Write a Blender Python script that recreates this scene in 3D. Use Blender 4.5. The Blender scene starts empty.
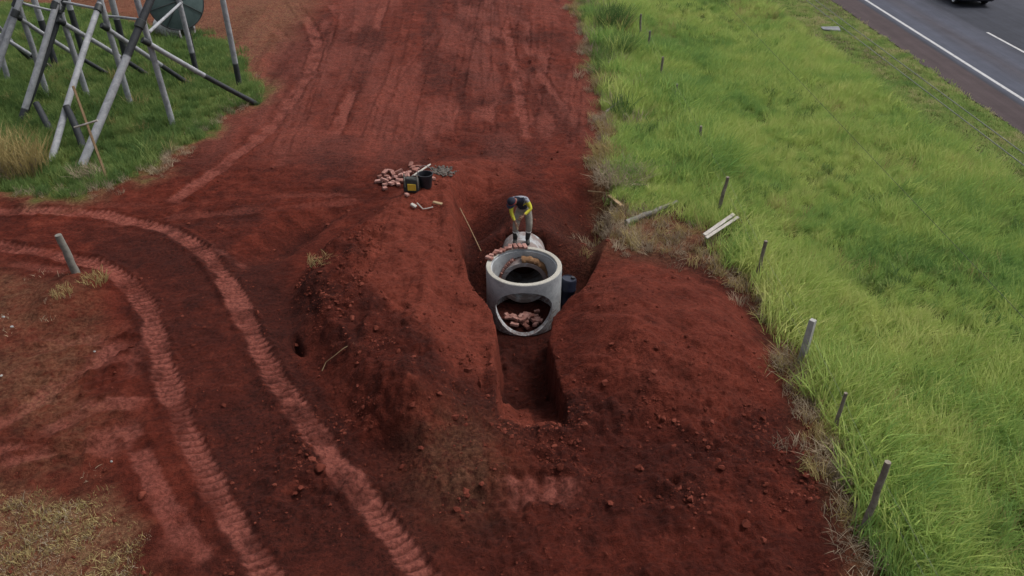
import bpy, bmesh, math, random
import numpy as np
from mathutils import Vector, Matrix, Euler

random.seed(7)
RNG = np.random.default_rng(7)
R = math.radians
scene = bpy.context.scene
COL = scene.collection

# ------------------------------------------------------------------ camera
CAM_H, FPX, PITCH = 10.0, 788.0, R(33)
cam_d = bpy.data.cameras.new('camera')
cam_d.sensor_width = 36.0
cam_d.lens = FPX / 1024 * 36.0
cam_d.clip_end = 3000
cam = bpy.data.objects.new('camera', cam_d)
COL.objects.link(cam)
cam.location = (0, 0, CAM_H)
cam.rotation_euler = (math.pi / 2 - PITCH, 0, 0)
scene.camera = cam

# ------------------------------------------------------------------ overcast sky, weak soft sun
SUN_EL, SUN_AZ = R(58), R(62)          # azimuth measured from +Y towards +X
world = bpy.data.worlds.new('World')
scene.world = world
world.use_nodes = True
wn = world.node_tree
wn.nodes.clear()
w_out = wn.nodes.new('ShaderNodeOutputWorld')
w_bg = wn.nodes.new('ShaderNodeBackground')
w_sky = wn.nodes.new('ShaderNodeTexSky')
w_sky.sky_type = 'NISHITA'
w_sky.sun_disc = False
w_sky.sun_elevation = SUN_EL
w_sky.sun_rotation = SUN_AZ
w_sky.air_density = 1.0
w_sky.dust_density = 6.0
w_sky.ozone_density = 1.0
w_hs = wn.nodes.new('ShaderNodeHueSaturation')
w_hs.inputs['Saturation'].default_value = 0.3     # a closed cloud layer is nearly grey
wn.links.new(w_sky.outputs[0], w_hs.inputs['Color'])
wn.links.new(w_hs.outputs[0], w_bg.inputs['Color'])
w_bg.inputs['Strength'].default_value = 0.11
wn.links.new(w_bg.outputs[0], w_out.inputs[0])

sun_d = bpy.data.lights.new('sun', 'SUN')
sun_d.energy = 1.3
sun_d.angle = R(20)
sun_d.color = (1.0, 0.96, 0.9)
sun = bpy.data.objects.new('sun', sun_d)
COL.objects.link(sun)
sv = Vector((math.sin(SUN_AZ) * math.cos(SUN_EL), math.cos(SUN_AZ) * math.cos(SUN_EL), math.sin(SUN_EL)))
sun.rotation_euler = sv.to_track_quat('Z', 'Y').to_euler()
sun.location = (30, 10, 40)

vs = scene.view_settings
vs.view_transform = 'Standard'
vs.look = 'None'
vs.exposure = 0.5
vs.gamma = 1.0
vs.use_curve_mapping = False
try:
    scene.cycles.use_denoising = True
    scene.cycles.max_bounces = 6
except Exception:
    pass


# ------------------------------------------------------------------ layout helpers
def ray(px, py):
    u = (px - 512) / FPX
    v = (288 - py) / FPX
    return u, math.cos(PITCH) + v * math.sin(PITCH), -math.sin(PITCH) + v * math.cos(PITCH)


def P(px, py, z=0.0):
    """where the place's level z is met by the sight line of a picture point"""
    d = ray(px, py)
    t = (z - CAM_H) / d[2]
    return Vector((d[0] * t, d[1] * t, z))


def PY(px, py, Y):
    d = ray(px, py)
    t = Y / d[1]
    return Vector((d[0] * t, Y, CAM_H + d[2] * t))


def smooth(a, b, x):
    t = np.clip((x - a) / (b - a), 0, 1)
    return t * t * (3 - 2 * t)


def _hash(ix, iy, seed):
    h = (ix.astype(np.int64) * 374761393 + iy.astype(np.int64) * 668265263 + seed * 974634777) & 0xFFFFFFFF
    h = ((h ^ (h >> 13)) * 1274126177) & 0xFFFFFFFF
    h = h ^ (h >> 16)
    return (h & 0xFFFFFF) / float(0xFFFFFF)


def vnoise(x, y, s, seed=0):
    x = np.asarray(x, float) / s
    y = np.asarray(y, float) / s
    ix, iy = np.floor(x), np.floor(y)
    fx, fy = x - ix, y - iy
    fx = fx * fx * fx * (fx * (fx * 6 - 15) + 10)
    fy = fy * fy * fy * (fy * (fy * 6 - 15) + 10)
    a = _hash(ix, iy, seed); b = _hash(ix + 1, iy, seed)
    c = _hash(ix, iy + 1, seed); d = _hash(ix + 1, iy + 1, seed)
    return (a * (1 - fx) + b * fx) * (1 - fy) + (c * (1 - fx) + d * fx) * fy


def fbm(x, y, s, octs=4, seed=0, gain=0.5):
    r = 0.0; a = 1.0; n = 0.0
    c, sn = math.cos(0.6), math.sin(0.6)
    for o in range(octs):
        r = r + a * (vnoise(x, y, s, seed + o * 17) - 0.5)
        n += a
        a *= gain; s *= 0.5
        x, y = x * c - y * sn, x * sn + y * c
    return r / n * 2


def worley(x, y, s, seed=0):
    x = np.asarray(x, float) / s; y = np.asarray(y, float) / s
    ix, iy = np.floor(x), np.floor(y)
    best = np.full(x.shape, 9.0)
    for dx in (-1, 0, 1):
        for dy in (-1, 0, 1):
            jx, jy = ix + dx, iy + dy
            px = jx + _hash(jx, jy, seed); py = jy + _hash(jx, jy, seed + 5)
            best = np.minimum(best, (x - px) ** 2 + (y - py) ** 2)
    return np.sqrt(best)


def poly_sd(x, y, pts):
    """signed distance to a polygon, negative inside"""
    pts = np.asarray([(p[0], p[1]) for p in pts], float)
    d = np.full(np.shape(x), 1e9)
    inside = np.zeros(np.shape(x), bool)
    n = len(pts)
    for i in range(n):
        a, b = pts[i], pts[(i + 1) % n]
        e = b - a
        wx, wy = x - a[0], y - a[1]
        t = np.clip((wx * e[0] + wy * e[1]) / (e @ e), 0, 1)
        d = np.minimum(d, (wx - e[0] * t) ** 2 + (wy - e[1] * t) ** 2)
        c = ((a[1] > y) != (b[1] > y)) & (x < (b[0] - a[0]) * (y - a[1]) / (b[1] - a[1] + 1e-12) + a[0])
        inside ^= c
    d = np.sqrt(d)
    return np.where(inside, -d, d)


def spline(pts, step=0.12):
    pts = [Vector((p[0], p[1], 0)) for p in pts]
    out = []
    n = len(pts)
    for i in range(n - 1):
        p0 = pts[max(i - 1, 0)]; p1 = pts[i]; p2 = pts[i + 1]; p3 = pts[min(i + 2, n - 1)]
        k = max(2, int((p2 - p1).length / step))
        for j in range(k):
            t = j / k
            out.append(0.5 * ((2 * p1) + (p2 - p0) * t + (2 * p0 - 5 * p1 + 4 * p2 - p3) * t * t + (3 * p1 - p0 - 3 * p2 + p3) * t ** 3))
    out.append(pts[-1])
    return np.array([(v.x, v.y) for v in out])


# ------------------------------------------------------------------ node materials
def new_mat(name):
    m = bpy.data.materials.new(name)
    m.use_nodes = True
    nt = m.node_tree
    b = nt.nodes['Principled BSDF']
    return m, nt, b


def N(nt, kind, **kw):
    n = nt.nodes.new(kind)
    for k, v in kw.items():
        if k.startswith('i_'):
            n.inputs[k[2:].replace('_', ' ')].default_value = v
        else:
            setattr(n, k, v)
    return n


def ramp(nt, fac, stops):
    r = nt.nodes.new('ShaderNodeValToRGB')
    cr = r.color_ramp
    while len(cr.elements) < len(stops):
        cr.elements.new(0.5)
    for e, (p, c) in zip(cr.elements, stops):
        e.position = p
        e.color = (*c, 1) if len(c) == 3 else c
    nt.links.new(fac, r.inputs[0])
    return r.outputs[0]


def noise(nt, scale, detail=5, rough=0.6, vec=None, dist=0.0):
    n = N(nt, 'ShaderNodeTexNoise')
    n.inputs['Scale'].default_value = scale
    n.inputs['Detail'].default_value = detail
    n.inputs['Roughness'].default_value = rough
    n.inputs['Distortion'].default_value = dist
    if vec is not None:
        nt.links.new(vec, n.inputs['Vector'])
    return n.outputs['Fac']


def mixc(nt, fac, a, b, mode='MIX'):
    m = nt.nodes.new('ShaderNodeMix')
    m.data_type = 'RGBA'
    m.blend_type = mode
    for s, v in ((0, fac), (6, a), (7, b)):
        if isinstance(v, (int, float)):
            m.inputs[s].default_value = v
        elif isinstance(v, tuple):
            m.inputs[s].default_value = (*v, 1)
        else:
            nt.links.new(v, m.inputs[s])
    return m.outputs[2]


def mth(nt, op, a, b=None, clamp=False):
    m = nt.nodes.new('ShaderNodeMath')
    m.operation = op
    m.use_clamp = clamp
    for i, v in enumerate((a, b)):
        if v is None:
            continue
        if isinstance(v, (int, float)):
            m.inputs[i].default_value = v
        else:
            nt.links.new(v, m.inputs[i])
    return m.outputs[0]


def bump(nt, b, height, strength=0.4, dist=0.02):
    n = nt.nodes.new('ShaderNodeBump')
    n.inputs['Strength'].default_value = strength
    n.inputs['Distance'].default_value = dist
    nt.links.new(height, n.inputs['Height'])
    nt.links.new(n.outputs[0], b.inputs['Normal'])


def pos(nt):
    return nt.nodes.new('ShaderNodeNewGeometry').outputs['Position']


def objco(nt):
    return nt.nodes.new('ShaderNodeTexCoord').outputs['Object']


def attr(nt, name):
    a = nt.nodes.new('ShaderNodeAttribute')
    a.attribute_name = name
    return a.outputs['Fac']


def simple(name, stops, scale=8.0, rough=0.85, bmp=0.3, bscale=40.0, bdist=0.01, spec=0.3, metal=0.0, obj=True, detail=6):
    m, nt, b = new_mat(name)
    v = objco(nt) if obj else pos(nt)
    f = noise(nt, scale, detail, 0.65, v)
    nt.links.new(ramp(nt, f, stops), b.inputs['Base Color'])
    b.inputs['Roughness'].default_value = rough
    b.inputs['Specular IOR Level'].default_value = spec
    b.inputs['Metallic'].default_value = metal
    if bmp:
        bump(nt, b, noise(nt, bscale, 5, 0.6, v), bmp, bdist)
    return m


# soil: red clay, paler where machine tracks pressed and dried it, tan where thatch lies on it
def soil_material():
    m, nt, b = new_mat('red_soil')
    p = pos(nt)
    n_big = noise(nt, 0.35, 4, 0.55, p)
    n_mid = noise(nt, 2.3, 6, 0.65, p, 0.4)
    n_fine = noise(nt, 14, 6, 0.7, p)
    n_grit = noise(nt, 60, 3, 0.6, p)
    base = ramp(nt, n_mid, [(0.30, (0.045, 0.0082, 0.0050)), (0.45, (0.082, 0.0150, 0.0086)), (0.58, (0.112, 0.0215, 0.0124)), (0.74, (0.168, 0.039, 0.0235))])
    base2 = ramp(nt, n_big, [(0.35, (0.72, 0.70, 0.70)), (0.65, (1.12, 1.1, 1.08))])
    c = mixc(nt, 1.0, base, base2, 'MULTIPLY')
    # moist dark earth, with the shade of pit and hollows painted in
    c = mixc(nt, mth(nt, 'MULTIPLY', attr(nt, 'moist_shade'), ramp(nt, n_fine, [(0.3, (0.95,) * 3), (0.65, (0.5,) * 3)])), c, (0.026, 0.0078, 0.0062))
    # fresh bright clay, plus light painted on the trench's left wall
    fr = mth(nt, 'MULTIPLY', attr(nt, 'fresh'), ramp(nt, n_mid, [(0.3, (0.35,) * 3), (0.7, (0.9,) * 3)]), True)
    c = mixc(nt, fr, c, (0.165, 0.0395, 0.0250))
    # pressed tracks
    tr = mth(nt, 'MULTIPLY', attr(nt, 'track'), ramp(nt, n_fine, [(0.3, (0.55,) * 3), (0.62, (1.0,) * 3)]), True)
    c = mixc(nt, tr, c, (0.235, 0.074, 0.056))
    # tan thatch and litter
    dr = mth(nt, 'MULTIPLY', attr(nt, 'dry'), ramp(nt, noise(nt, 5, 7, 0.75, p, 1.0), [(0.34, (0.0,) * 3), (0.56, (1.0,) * 3)]), True)
    drc = ramp(nt, n_fine, [(0.3, (0.110, 0.045, 0.025)), (0.7, (0.205, 0.115, 0.064))])
    c = mixc(nt, dr, c, drc)
    # ground under green growth
    gc = ramp(nt, n_fine, [(0.3, (0.045, 0.060, 0.014)), (0.7, (0.10, 0.13, 0.03))])
    c = mixc(nt, attr(nt, 'green'), c, gc)
    sp = ramp(nt, n_fine, [(0.25, (0.5,) * 3), (0.5, (1.0,) * 3), (0.75, (1.4,) * 3)])
    c = mixc(nt, 1.0, c, sp, 'MULTIPLY')
    nt.links.new(c, b.inputs['Base Color'])
    b.inputs['Roughness'].default_value = 0.93
    b.inputs['Specular IOR Level'].default_value = 0.10
    h = mth(nt, 'ADD', mth(nt, 'MULTIPLY', n_fine, 0.8), mth(nt, 'MULTIPLY', n_grit, 0.35))
    bump(nt, b, h, 1.0, 0.09)
    return m


def grass_material(name, stops, scale=0.5, trans=0.35, tip=None):
    m, nt, b = new_mat(name)
    p = pos(nt)
    f1 = noise(nt, scale, 4, 0.6, p, 0.5)
    f2 = noise(nt, 9.0, 3, 0.6, p)
    oi = nt.nodes.new('ShaderNodeObjectInfo')
    f = mth(nt, 'ADD', mth(nt, 'MULTIPLY', f1, 0.62), mth(nt, 'ADD', mth(nt, 'MULTIPLY', f2, 0.18), mth(nt, 'MULTIPLY', oi.outputs['Random'], 0.2)))
    c = ramp(nt, f, stops)
    h = attr(nt, 'tip')
    if tip:
        c = mixc(nt, mth(nt, 'MULTIPLY', h, 0.6), c, tip)
    nt.links.new(c, b.inputs['Base Color'])
    b.inputs['Roughness'].default_value = 0.75
    b.inputs['Specular IOR Level'].default_value = 0.2
    t = nt.nodes.new('ShaderNodeBsdfTranslucent')
    nt.links.new(c, t.inputs['Color'])
    ms = nt.nodes.new('ShaderNodeMixShader')
    ms.inputs[0].default_value = trans
    out = nt.nodes['Material Output']
    nt.links.new(b.outputs[0], ms.inputs[1])
    nt.links.new(t.outputs[0], ms.inputs[2])
    nt.links.new(ms.outputs[0], out.inputs[0])
    return m


def asphalt_material():
    m, nt, b = new_mat('asphalt')
    p = pos(nt)
    sx = nt.nodes.new('ShaderNodeSeparateXYZ')
    nt.links.new(p, sx.inputs[0])
    x = sx.outputs[0]
    mp = nt.nodes.new('ShaderNodeMapping')
    mp.inputs['Scale'].default_value = (1, 0.02, 1)
    nt.links.new(p, mp.inputs['Vector'])
    lane = mth(nt, 'ADD', mth(nt, 'DIVIDE', mth(nt, 'SUBTRACT', x, 16.5), 12.0), mth(nt, 'MULTIPLY', mth(nt, 'SUBTRACT', noise(nt, 0.9, 3, 0.6, mp.outputs[0]), 0.5), 0.03))
    # shoulder with red dust, then worn wheel paths of the traffic lane, then the darker passing lane
    A = (0.054, 0.040, 0.043); G = (0.050, 0.053, 0.070); D = (0.033, 0.036, 0.048); Bp = (0.060, 0.065, 0.088); Rr = (0.054, 0.051, 0.063)
    k = lambda xx: (xx - 16.5) / 12.0
    c = ramp(nt, lane, [(k(17.0), A), (k(18.35), A), (k(18.45), D), (k(18.7), Bp), (k(19.55), Bp), (k(20.3), Rr), (k(21.05), Bp), (k(21.7), G), (k(22.1), D), (k(25.0), D), (k(27.5), G)])
    f = ramp(nt, noise(nt, 1.3, 5, 0.6, p), [(0.3, (0.9,) * 3), (0.7, (1.1,) * 3)])
    g = ramp(nt, noise(nt, 55, 2, 0.6, p), [(0.3, (0.82,) * 3), (0.7, (1.18,) * 3)])
    mp2 = nt.nodes.new('ShaderNodeMapping')
    mp2.inputs['Scale'].default_value = (1, 0.06, 1)
    nt.links.new(p, mp2.inputs['Vector'])
    stk = ramp(nt, noise(nt, 3.0, 5, 0.65, mp2.outputs[0]), [(0.3, (0.82,) * 3), (0.7, (1.15,) * 3)])
    c = mixc(nt, 1.0, c, stk, 'MULTIPLY')
    c = mixc(nt, 1.0, mixc(nt, 1.0, c, f, 'MULTIPLY'), g, 'MULTIPLY')
    nt.links.new(c, b.inputs['Base Color'])
    b.inputs['Roughness'].default_value = 0.9
    b.inputs['Specular IOR Level'].default_value = 0.15
    bump(nt, b, noise(nt, 70, 3, 0.6, p), 0.4, 0.01)
    return m


def concrete_material(name='weathered_concrete', stain=(0.55, 0.78), top=None, mud=True):
    m, nt, b = new_mat(name)
    v = objco(nt)
    f = noise(nt, 3.0, 7, 0.65, v, 0.6)
    c = ramp(nt, f, [(0.3, (0.225, 0.238, 0.25)), (0.5, (0.315, 0.33, 0.345)), (0.75, (0.40, 0.415, 0.43))])
    if stain:
        s = ramp(nt, noise(nt, 1.7, 5, 0.6, v, 1.2), [(stain[0], (0.0,) * 3), (stain[1], (0.7,) * 3)])
        c = mixc(nt, s, c, (0.115, 0.055, 0.038))
    sz = nt.nodes.new('ShaderNodeSeparateXYZ')
    nt.links.new(v, sz.inputs[0])
    spl = mth(nt, 'SUBTRACT', noise(nt, 6.0, 7, 0.75, v, 1.5), mth(nt, 'MULTIPLY', sz.outputs[2], 0.17))
    if mud:
        c = mixc(nt, ramp(nt, spl, [(0.41, (0.0,) * 3), (0.55, (0.75,) * 3)]), c, (0.11, 0.042, 0.030))
    if top:
        c = mixc(nt, mth(nt, 'GREATER_THAN', sz.outputs[2], top), c, ramp(nt, f, [(0.3, (0.26, 0.245, 0.215)), (0.7, (0.39, 0.37, 0.325))]))
    pit = N(nt, 'ShaderNodeTexVoronoi'); pit.inputs['Scale'].default_value = 26
    nt.links.new(v, pit.inputs['Vector'])
    c = mixc(nt, 1.0, c, ramp(nt, pit.outputs['Distance'], [(0.07, (0.45,) * 3), (0.16, (1.0,) * 3)]), 'MULTIPLY')
    g = ramp(nt, noise(nt, 45, 3, 0.6, v), [(0.3, (0.86,) * 3), (0.7, (1.1,) * 3)])
    c = mixc(nt, 1.0, c, g, 'MULTIPLY')
    nt.links.new(c, b.inputs['Base Color'])
    b.inputs['Roughness'].default_value = 0.88
    bump(nt, b, noise(nt, 38, 5, 0.6, v), 0.35, 0.008)
    return m


def pole_material():
    """grey painted pole, tar-dark foot: the paint line is a fixed mark on the pole (attribute on the mesh)"""
    m, nt, b = new_mat('painted_pole')
    v = objco(nt)
    f = noise(nt, 4.0, 6, 0.7, v, 0.4)
    lig = ramp(nt, f, [(0.28, (0.14, 0.147, 0.16)), (0.45, (0.235, 0.245, 0.265)), (0.7, (0.34, 0.35, 0.375))])
    drk = ramp(nt, f, [(0.25, (0.010, 0.012, 0.016)), (0.75, (0.028, 0.032, 0.038))])
    c = mixc(nt, attr(nt, 'tar'), lig, drk)
    nt.links.new(c, b.inputs['Base Color'])
    b.inputs['Roughness'].default_value = 0.7
    bump(nt, b, noise(nt, 14, 6, 0.7, v), 0.6, 0.02)
    return m


M = {}
M['soil'] = soil_material()
M['grass'] = grass_material('field_grass', [(0.32, (0.150, 0.280, 0.080)), (0.42, (0.255, 0.390, 0.108)), (0.52, (0.375, 0.480, 0.130)), (0.66, (0.53, 0.56, 0.20))], 0.22, 0.5)
M['verge'] = grass_material('verge_grass', [(0.30, (0.150, 0.265, 0.080)), (0.46, (0.280, 0.385, 0.115)), (0.57, (0.40, 0.42, 0.17)), (0.66, (0.52, 0.44, 0.27))], 0.55, 0.4)
M['lush'] = grass_material('lush_grass', [(0.30, (0.070, 0.135, 0.045)), (0.5, (0.150, 0.235, 0.070)), (0.7, (0.30, 0.35, 0.12))], 0.8, 0.45)
M['straw'] = grass_material('dead_grass', [(0.30, (0.17, 0.130, 0.095)), (0.5, (0.33, 0.265, 0.19)), (0.7, (0.48, 0.40, 0.28))], 1.2, 0.3)
M['yellow'] = grass_material('yellowing_grass', [(0.30, (0.20, 0.180, 0.068)), (0.5, (0.36, 0.285, 0.125)), (0.7, (0.46, 0.38, 0.18))], 1.0, 0.35)
M['asphalt'] = asphalt_material()
M['paint'] = simple('road_paint', [(0.32, (0.20, 0.20, 0.21)), (0.5, (0.38, 0.38, 0.39))], 6, 0.6, 0.2, obj=False)
M['concrete'] = concrete_material(top=1.388)
M['pole'] = pole_material()
M['brick'] = simple('clay_brick', [(0.3, (0.21, 0.095, 0.078)), (0.5, (0.33, 0.18, 0.155)), (0.75, (0.43, 0.275, 0.25))], 9, 0.9, 0.4, 60, obj=False)
M['oldwood'] = simple('weathered_wood', [(0.3, (0.095, 0.078, 0.064)), (0.5, (0.19, 0.165, 0.138)), (0.75, (0.30, 0.27, 0.23))], 7, 0.9, 0.5, 30)
M['greywood'] = simple('silver_wood', [(0.3, (0.10, 0.095, 0.083)), (0.7, (0.225, 0.21, 0.185))], 7, 0.85, 0.5, 30)
M['paleplank'] = simple('pale_timber', [(0.3, (0.26, 0.24, 0.215)), (0.7, (0.42, 0.395, 0.36))], 7, 0.8, 0.4, 30)
M['newwood'] = simple('fresh_timber', [(0.3, (0.21, 0.14, 0.075)), (0.7, (0.34, 0.24, 0.14))], 7, 0.8, 0.4, 30)
M['postpaint'] = simple('whitewashed_concrete', [(0.3, (0.22, 0.217, 0.21)), (0.7, (0.40, 0.395, 0.385))], 5, 0.85, 0.3, 30)
M['wire'] = simple('galvanised_wire', [(0.3, (0.14, 0.14, 0.14)), (0.7, (0.24, 0.24, 0.24))], 5, 0.6, 0)
M['cable'] = simple('black_cable', [(0.3, (0.030, 0.032, 0.032)), (0.7, (0.06, 0.062, 0.06))], 5, 0.7, 0)
M['palecable'] = simple('aluminium_cable', [(0.3, (0.12, 0.125, 0.12)), (0.7, (0.2, 0.205, 0.2))], 5, 0.6, 0)
M['dish'] = simple('green_dish_mesh', [(0.3, (0.045, 0.075, 0.075)), (0.7, (0.07, 0.105, 0.105))], 4, 0.7, 0.2)
M['darkmetal'] = simple('dark_metal', [(0.3, (0.018, 0.022, 0.024)), (0.7, (0.04, 0.045, 0.048))], 6, 0.55, 0.1)
M['black'] = simple('black_plastic', [(0.3, (0.012, 0.013, 0.017)), (0.7, (0.03, 0.032, 0.04))], 6, 0.45, 0.1)
M['navy'] = simple('navy_plastic', [(0.3, (0.009, 0.011, 0.022)), (0.7, (0.019, 0.022, 0.042))], 5, 0.42, 0.1)
M['yellowpl'] = simple('yellow_plastic', [(0.3, (0.50, 0.33, 0.03)), (0.7, (0.66, 0.47, 0.06))], 6, 0.6, 0.1)
M['greypl'] = simple('grey_canvas', [(0.3, (0.022, 0.024, 0.024)), (0.7, (0.055, 0.058, 0.055))], 9, 0.85, 0.3)
M['rubble'] = simple('mortar_rubble', [(0.3, (0.055, 0.042, 0.036)), (0.7, (0.155, 0.135, 0.12))], 9, 0.9, 0.4, obj=False)
M['clay'] = simple('orange_clay', [(0.3, (0.075, 0.035, 0.018)), (0.5, (0.15, 0.078, 0.036)), (0.75, (0.22, 0.13, 0.07))], 5, 0.9, 0.5, 25, 0.02, obj=False)
M['clod'] = simple('soil_clod', [(0.3, (0.055, 0.0135, 0.0088)), (0.5, (0.105, 0.0265, 0.0175)), (0.75, (0.21, 0.062, 0.042))], 3.0, 0.95, 0.6, 30, 0.03, 0.06, obj=False)
M['stone'] = simple('pale_stone', [(0.3, (0.2, 0.195, 0.19)), (0.7, (0.36, 0.355, 0.34))], 5, 0.85, 0.3)
M['litter'] = simple('grey_sheet', [(0.3, (0.09, 0.095, 0.105)), (0.7, (0.19, 0.20, 0.215))], 3, 0.6, 0.3)
# clothing, skin
M['skin'] = simple('skin', [(0.3, (0.15, 0.075, 0.048)), (0.7, (0.22, 0.115, 0.075))], 6, 0.6, 0.1)
M['trouser'] = simple('grey_trousers', [(0.3, (0.15, 0.135, 0.115)), (0.7, (0.29, 0.265, 0.235))], 9, 0.9, 0.4, 25)
M['shirt'] = simple('navy_shirt', [(0.3, (0.011, 0.013, 0.024)), (0.7, (0.026, 0.03, 0.05))], 9, 0.9, 0.3)
M['yoke'] = simple('grey_yoke', [(0.3, (0.15, 0.155, 0.18)), (0.7, (0.24, 0.245, 0.28))], 9, 0.9, 0.3)
M['sleeve'] = simple('yellow_sleeve', [(0.3, (0.40, 0.37, 0.03)), (0.7, (0.58, 0.54, 0.06))], 9, 0.85, 0.3)
M['boot'] = simple('rubber_boot', [(0.3, (0.018, 0.019, 0.018)), (0.7, (0.05, 0.048, 0.045))], 9, 0.6, 0.2)
M['white'] = simple('white_cloth', [(0.3, (0.55, 0.55, 0.53)), (0.7, (0.78, 0.78, 0.76))], 9, 0.8, 0.1)
M['red'] = simple('red_cloth', [(0.3, (0.30, 0.02, 0.03)), (0.7, (0.42, 0.04, 0.05))], 9, 0.8, 0.1)
# car
M['carpaint'] = simple('dark_car_paint', [(0.3, (0.010, 0.012, 0.016)), (0.7, (0.014, 0.016, 0.021))], 2, 0.22, 0, spec=0.6)
M['glass'] = simple('tinted_glass', [(0.3, (0.008, 0.010, 0.012)), (0.7, (0.014, 0.017, 0.02))], 2, 0.06, 0, spec=0.6)
M['tyre'] = simple('tyre_rubber', [(0.3, (0.012, 0.012, 0.012)), (0.7, (0.022, 0.022, 0.022))], 9, 0.8, 0.2)
M['alloy'] = simple('alloy_rim', [(0.3, (0.42, 0.43, 0.45)), (0.7, (0.55, 0.56, 0.58))], 5, 0.35, 0, metal=0.7)
M['lamp'] = simple('red_lens', [(0.3, (0.20, 0.008, 0.008)), (0.7, (0.28, 0.012, 0.012))], 5, 0.2, 0)


# ------------------------------------------------------------------ mesh helpers
class MB:
    def __init__(self):
        self.v = []; self.f = []

    def add(self, verts, faces):
        o = len(self.v)
        self.v += [tuple(p) for p in verts]
        self.f += [tuple(i + o for i in f) for f in faces]

    def box(self, c, s, rot=None):
        c = Vector(c)
        m = rot.to_matrix() if isinstance(rot, Euler) else (rot or Matrix.Identity(3))
        vs_ = [c + m @ Vector((sx * s[0] / 2, sy * s[1] / 2, sz * s[2] / 2)) for sx in (-1, 1) for sy in (-1, 1) for sz in (-1, 1)]
        self.add(vs_, [(0, 1, 3, 2), (4, 6, 7, 5), (0, 4, 5, 1), (2, 3, 7, 6), (0, 2, 6, 4), (1, 5, 7, 3)])

    def tube(self, pts, rads, seg=10, cap=True):
        pts = [Vector(p) for p in pts]
        n = len(pts)
        if not hasattr(rads, '__len__'):
            rads = [rads] * n
        ring = []
        ref = None
        for i in range(n):
            t = (pts[min(i + 1, n - 1)] - pts[max(i - 1, 0)]).normalized()
            if ref is None:
                ref = Vector((1, 0, 0)) if abs(t.x) < 0.8 else Vector((0, 1, 0))
            a = (ref - t * ref.dot(t)).normalized()
            b = t.cross(a)
            ref = a
            ring.append([pts[i] + (a * math.cos(2 * math.pi * k / seg) + b * math.sin(2 * math.pi * k / seg)) * rads[i] for k in range(seg)])
        vs_ = [p for r in ring for p in r]
        fs = []
        for i in range(n - 1):
            for k in range(seg):
                fs.append((i * seg + k, i * seg + (k + 1) % seg, (i + 1) * seg + (k + 1) % seg, (i + 1) * seg + k))
        if cap:
            fs.append(tuple(range(seg - 1, -1, -1)))
            fs.append(tuple((n - 1) * seg + k for k in range(seg)))
        self.add(vs_, fs)

    def lathe(self, prof, seg=48, close=False, mat=None):
        """prof: list of (r, z) turned about z"""
        n = len(prof)
        vs_ = []
        for k in range(seg):
            a = 2 * math.pi * k / seg
            for r, z in prof:
                vs_.append(Vector((r * math.cos(a), r * math.sin(a), z)))
        fs = []
        m = n if close else n - 1
        for k in range(seg):
            k2 = (k + 1) % seg
            for j in range(m):
                j2 = (j + 1) % n
                fs.append((k * n + j, k2 * n + j, k2 * n + j2, k * n + j2))
        if mat is not None:
            vs_ = [mat @ p for p in vs_]
        self.add(vs_, fs)

    def mesh(self, name, sm=False):
        me = bpy.data.meshes.new(name)
        me.from_pydata(self.v, [], self.f)
        bm = bmesh.new()
        bm.from_mesh(me)
        bmesh.ops.recalc_face_normals(bm, faces=bm.faces)
        bm.to_mesh(me)
        bm.free()
        if sm:
            me.shade_smooth()
        me.update()
        return me


def obj(name, me, mat, parent=None, loc=None, rot=None, smooth_angle=None):
    if isinstance(me, MB):
        me = me.mesh(name)
    o = bpy.data.objects.new(name, me)
    COL.objects.link(o)
    if mat is not None and len(me.materials) == 0:
        me.materials.append(mat)
    if parent is not None:
        o.parent = parent
    if loc is not None:
        o.location = loc
    if rot is not None:
        o.rotation_euler = rot
    if smooth_angle is not None:
        me.shade_smooth()
        me.set_sharp_from_angle(angle=R(smooth_angle))
    return o


def tag(o, label, cat, group=None):
    o['label'] = label
    o['category'] = cat
    if group:
        o['group'] = group
    return o


def empty(name, loc, rot=None):
    o = bpy.data.objects.new(name, None)
    COL.objects.link(o)
    o.empty_display_size = 0.2
    o.location = loc
    if rot:
        o.rotation_euler = rot
    return o


def bevel_box(name, s, w=0.01, seg=1, jitter=0.0):
    bm = bmesh.new()
    bmesh.ops.create_cube(bm, size=1)
    for v in bm.verts:
        v.co = Vector((v.co.x * s[0], v.co.y * s[1], v.co.z * s[2]))
        if jitter:
            v.co += Vector((random.uniform(-1, 1), random.uniform(-1, 1), random.uniform(-1, 1))) * jitter
    bmesh.ops.bevel(bm, geom=bm.edges[:], offset=w, segments=seg, affect='EDGES', profile=0.6)
    me = bpy.data.meshes.new(name)
    bm.to_mesh(me)
    bm.free()
    return me


def apply_mods(o):
    dg = bpy.context.evaluated_depsgraph_get()
    dg.update()
    me = bpy.data.meshes.new_from_object(o.evaluated_get(dg))
    o.modifiers.clear()
    o.data = me
    return o


# ------------------------------------------------------------------ the ground: one sheet, dense where the earthworks are
def axis(parts):
    out = [parts[0][0]]
    for a, b, s0, s1 in parts:
        x = a
        while x < b - 1e-6:
            t = (x - a) / (b - a)
            x = x + s0 + (s1 - s0) * t
            out.append(min(x, b))
    return np.unique(np.round(np.array(out), 5))


GX = axis([(-400, -40, 40, 8), (-40, -22, 3, 0.12), (-22, -9.5, 0.12, 0.042), (-9.5, 6.2, 0.036, 0.036), (6.2, 10, 0.06, 0.25), (10, 34, 0.3, 0.8), (34, 400, 4, 40)])
GY = axis([(-200, 2, 20, 2), (2, 6.6, 1.0, 0.05), (6.6, 19, 0.036, 0.040), (19, 46, 0.045, 0.12), (46, 70, 0.2, 3), (70, 900, 6, 60)])
X, Y = np.meshgrid(GX, GY)

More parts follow.
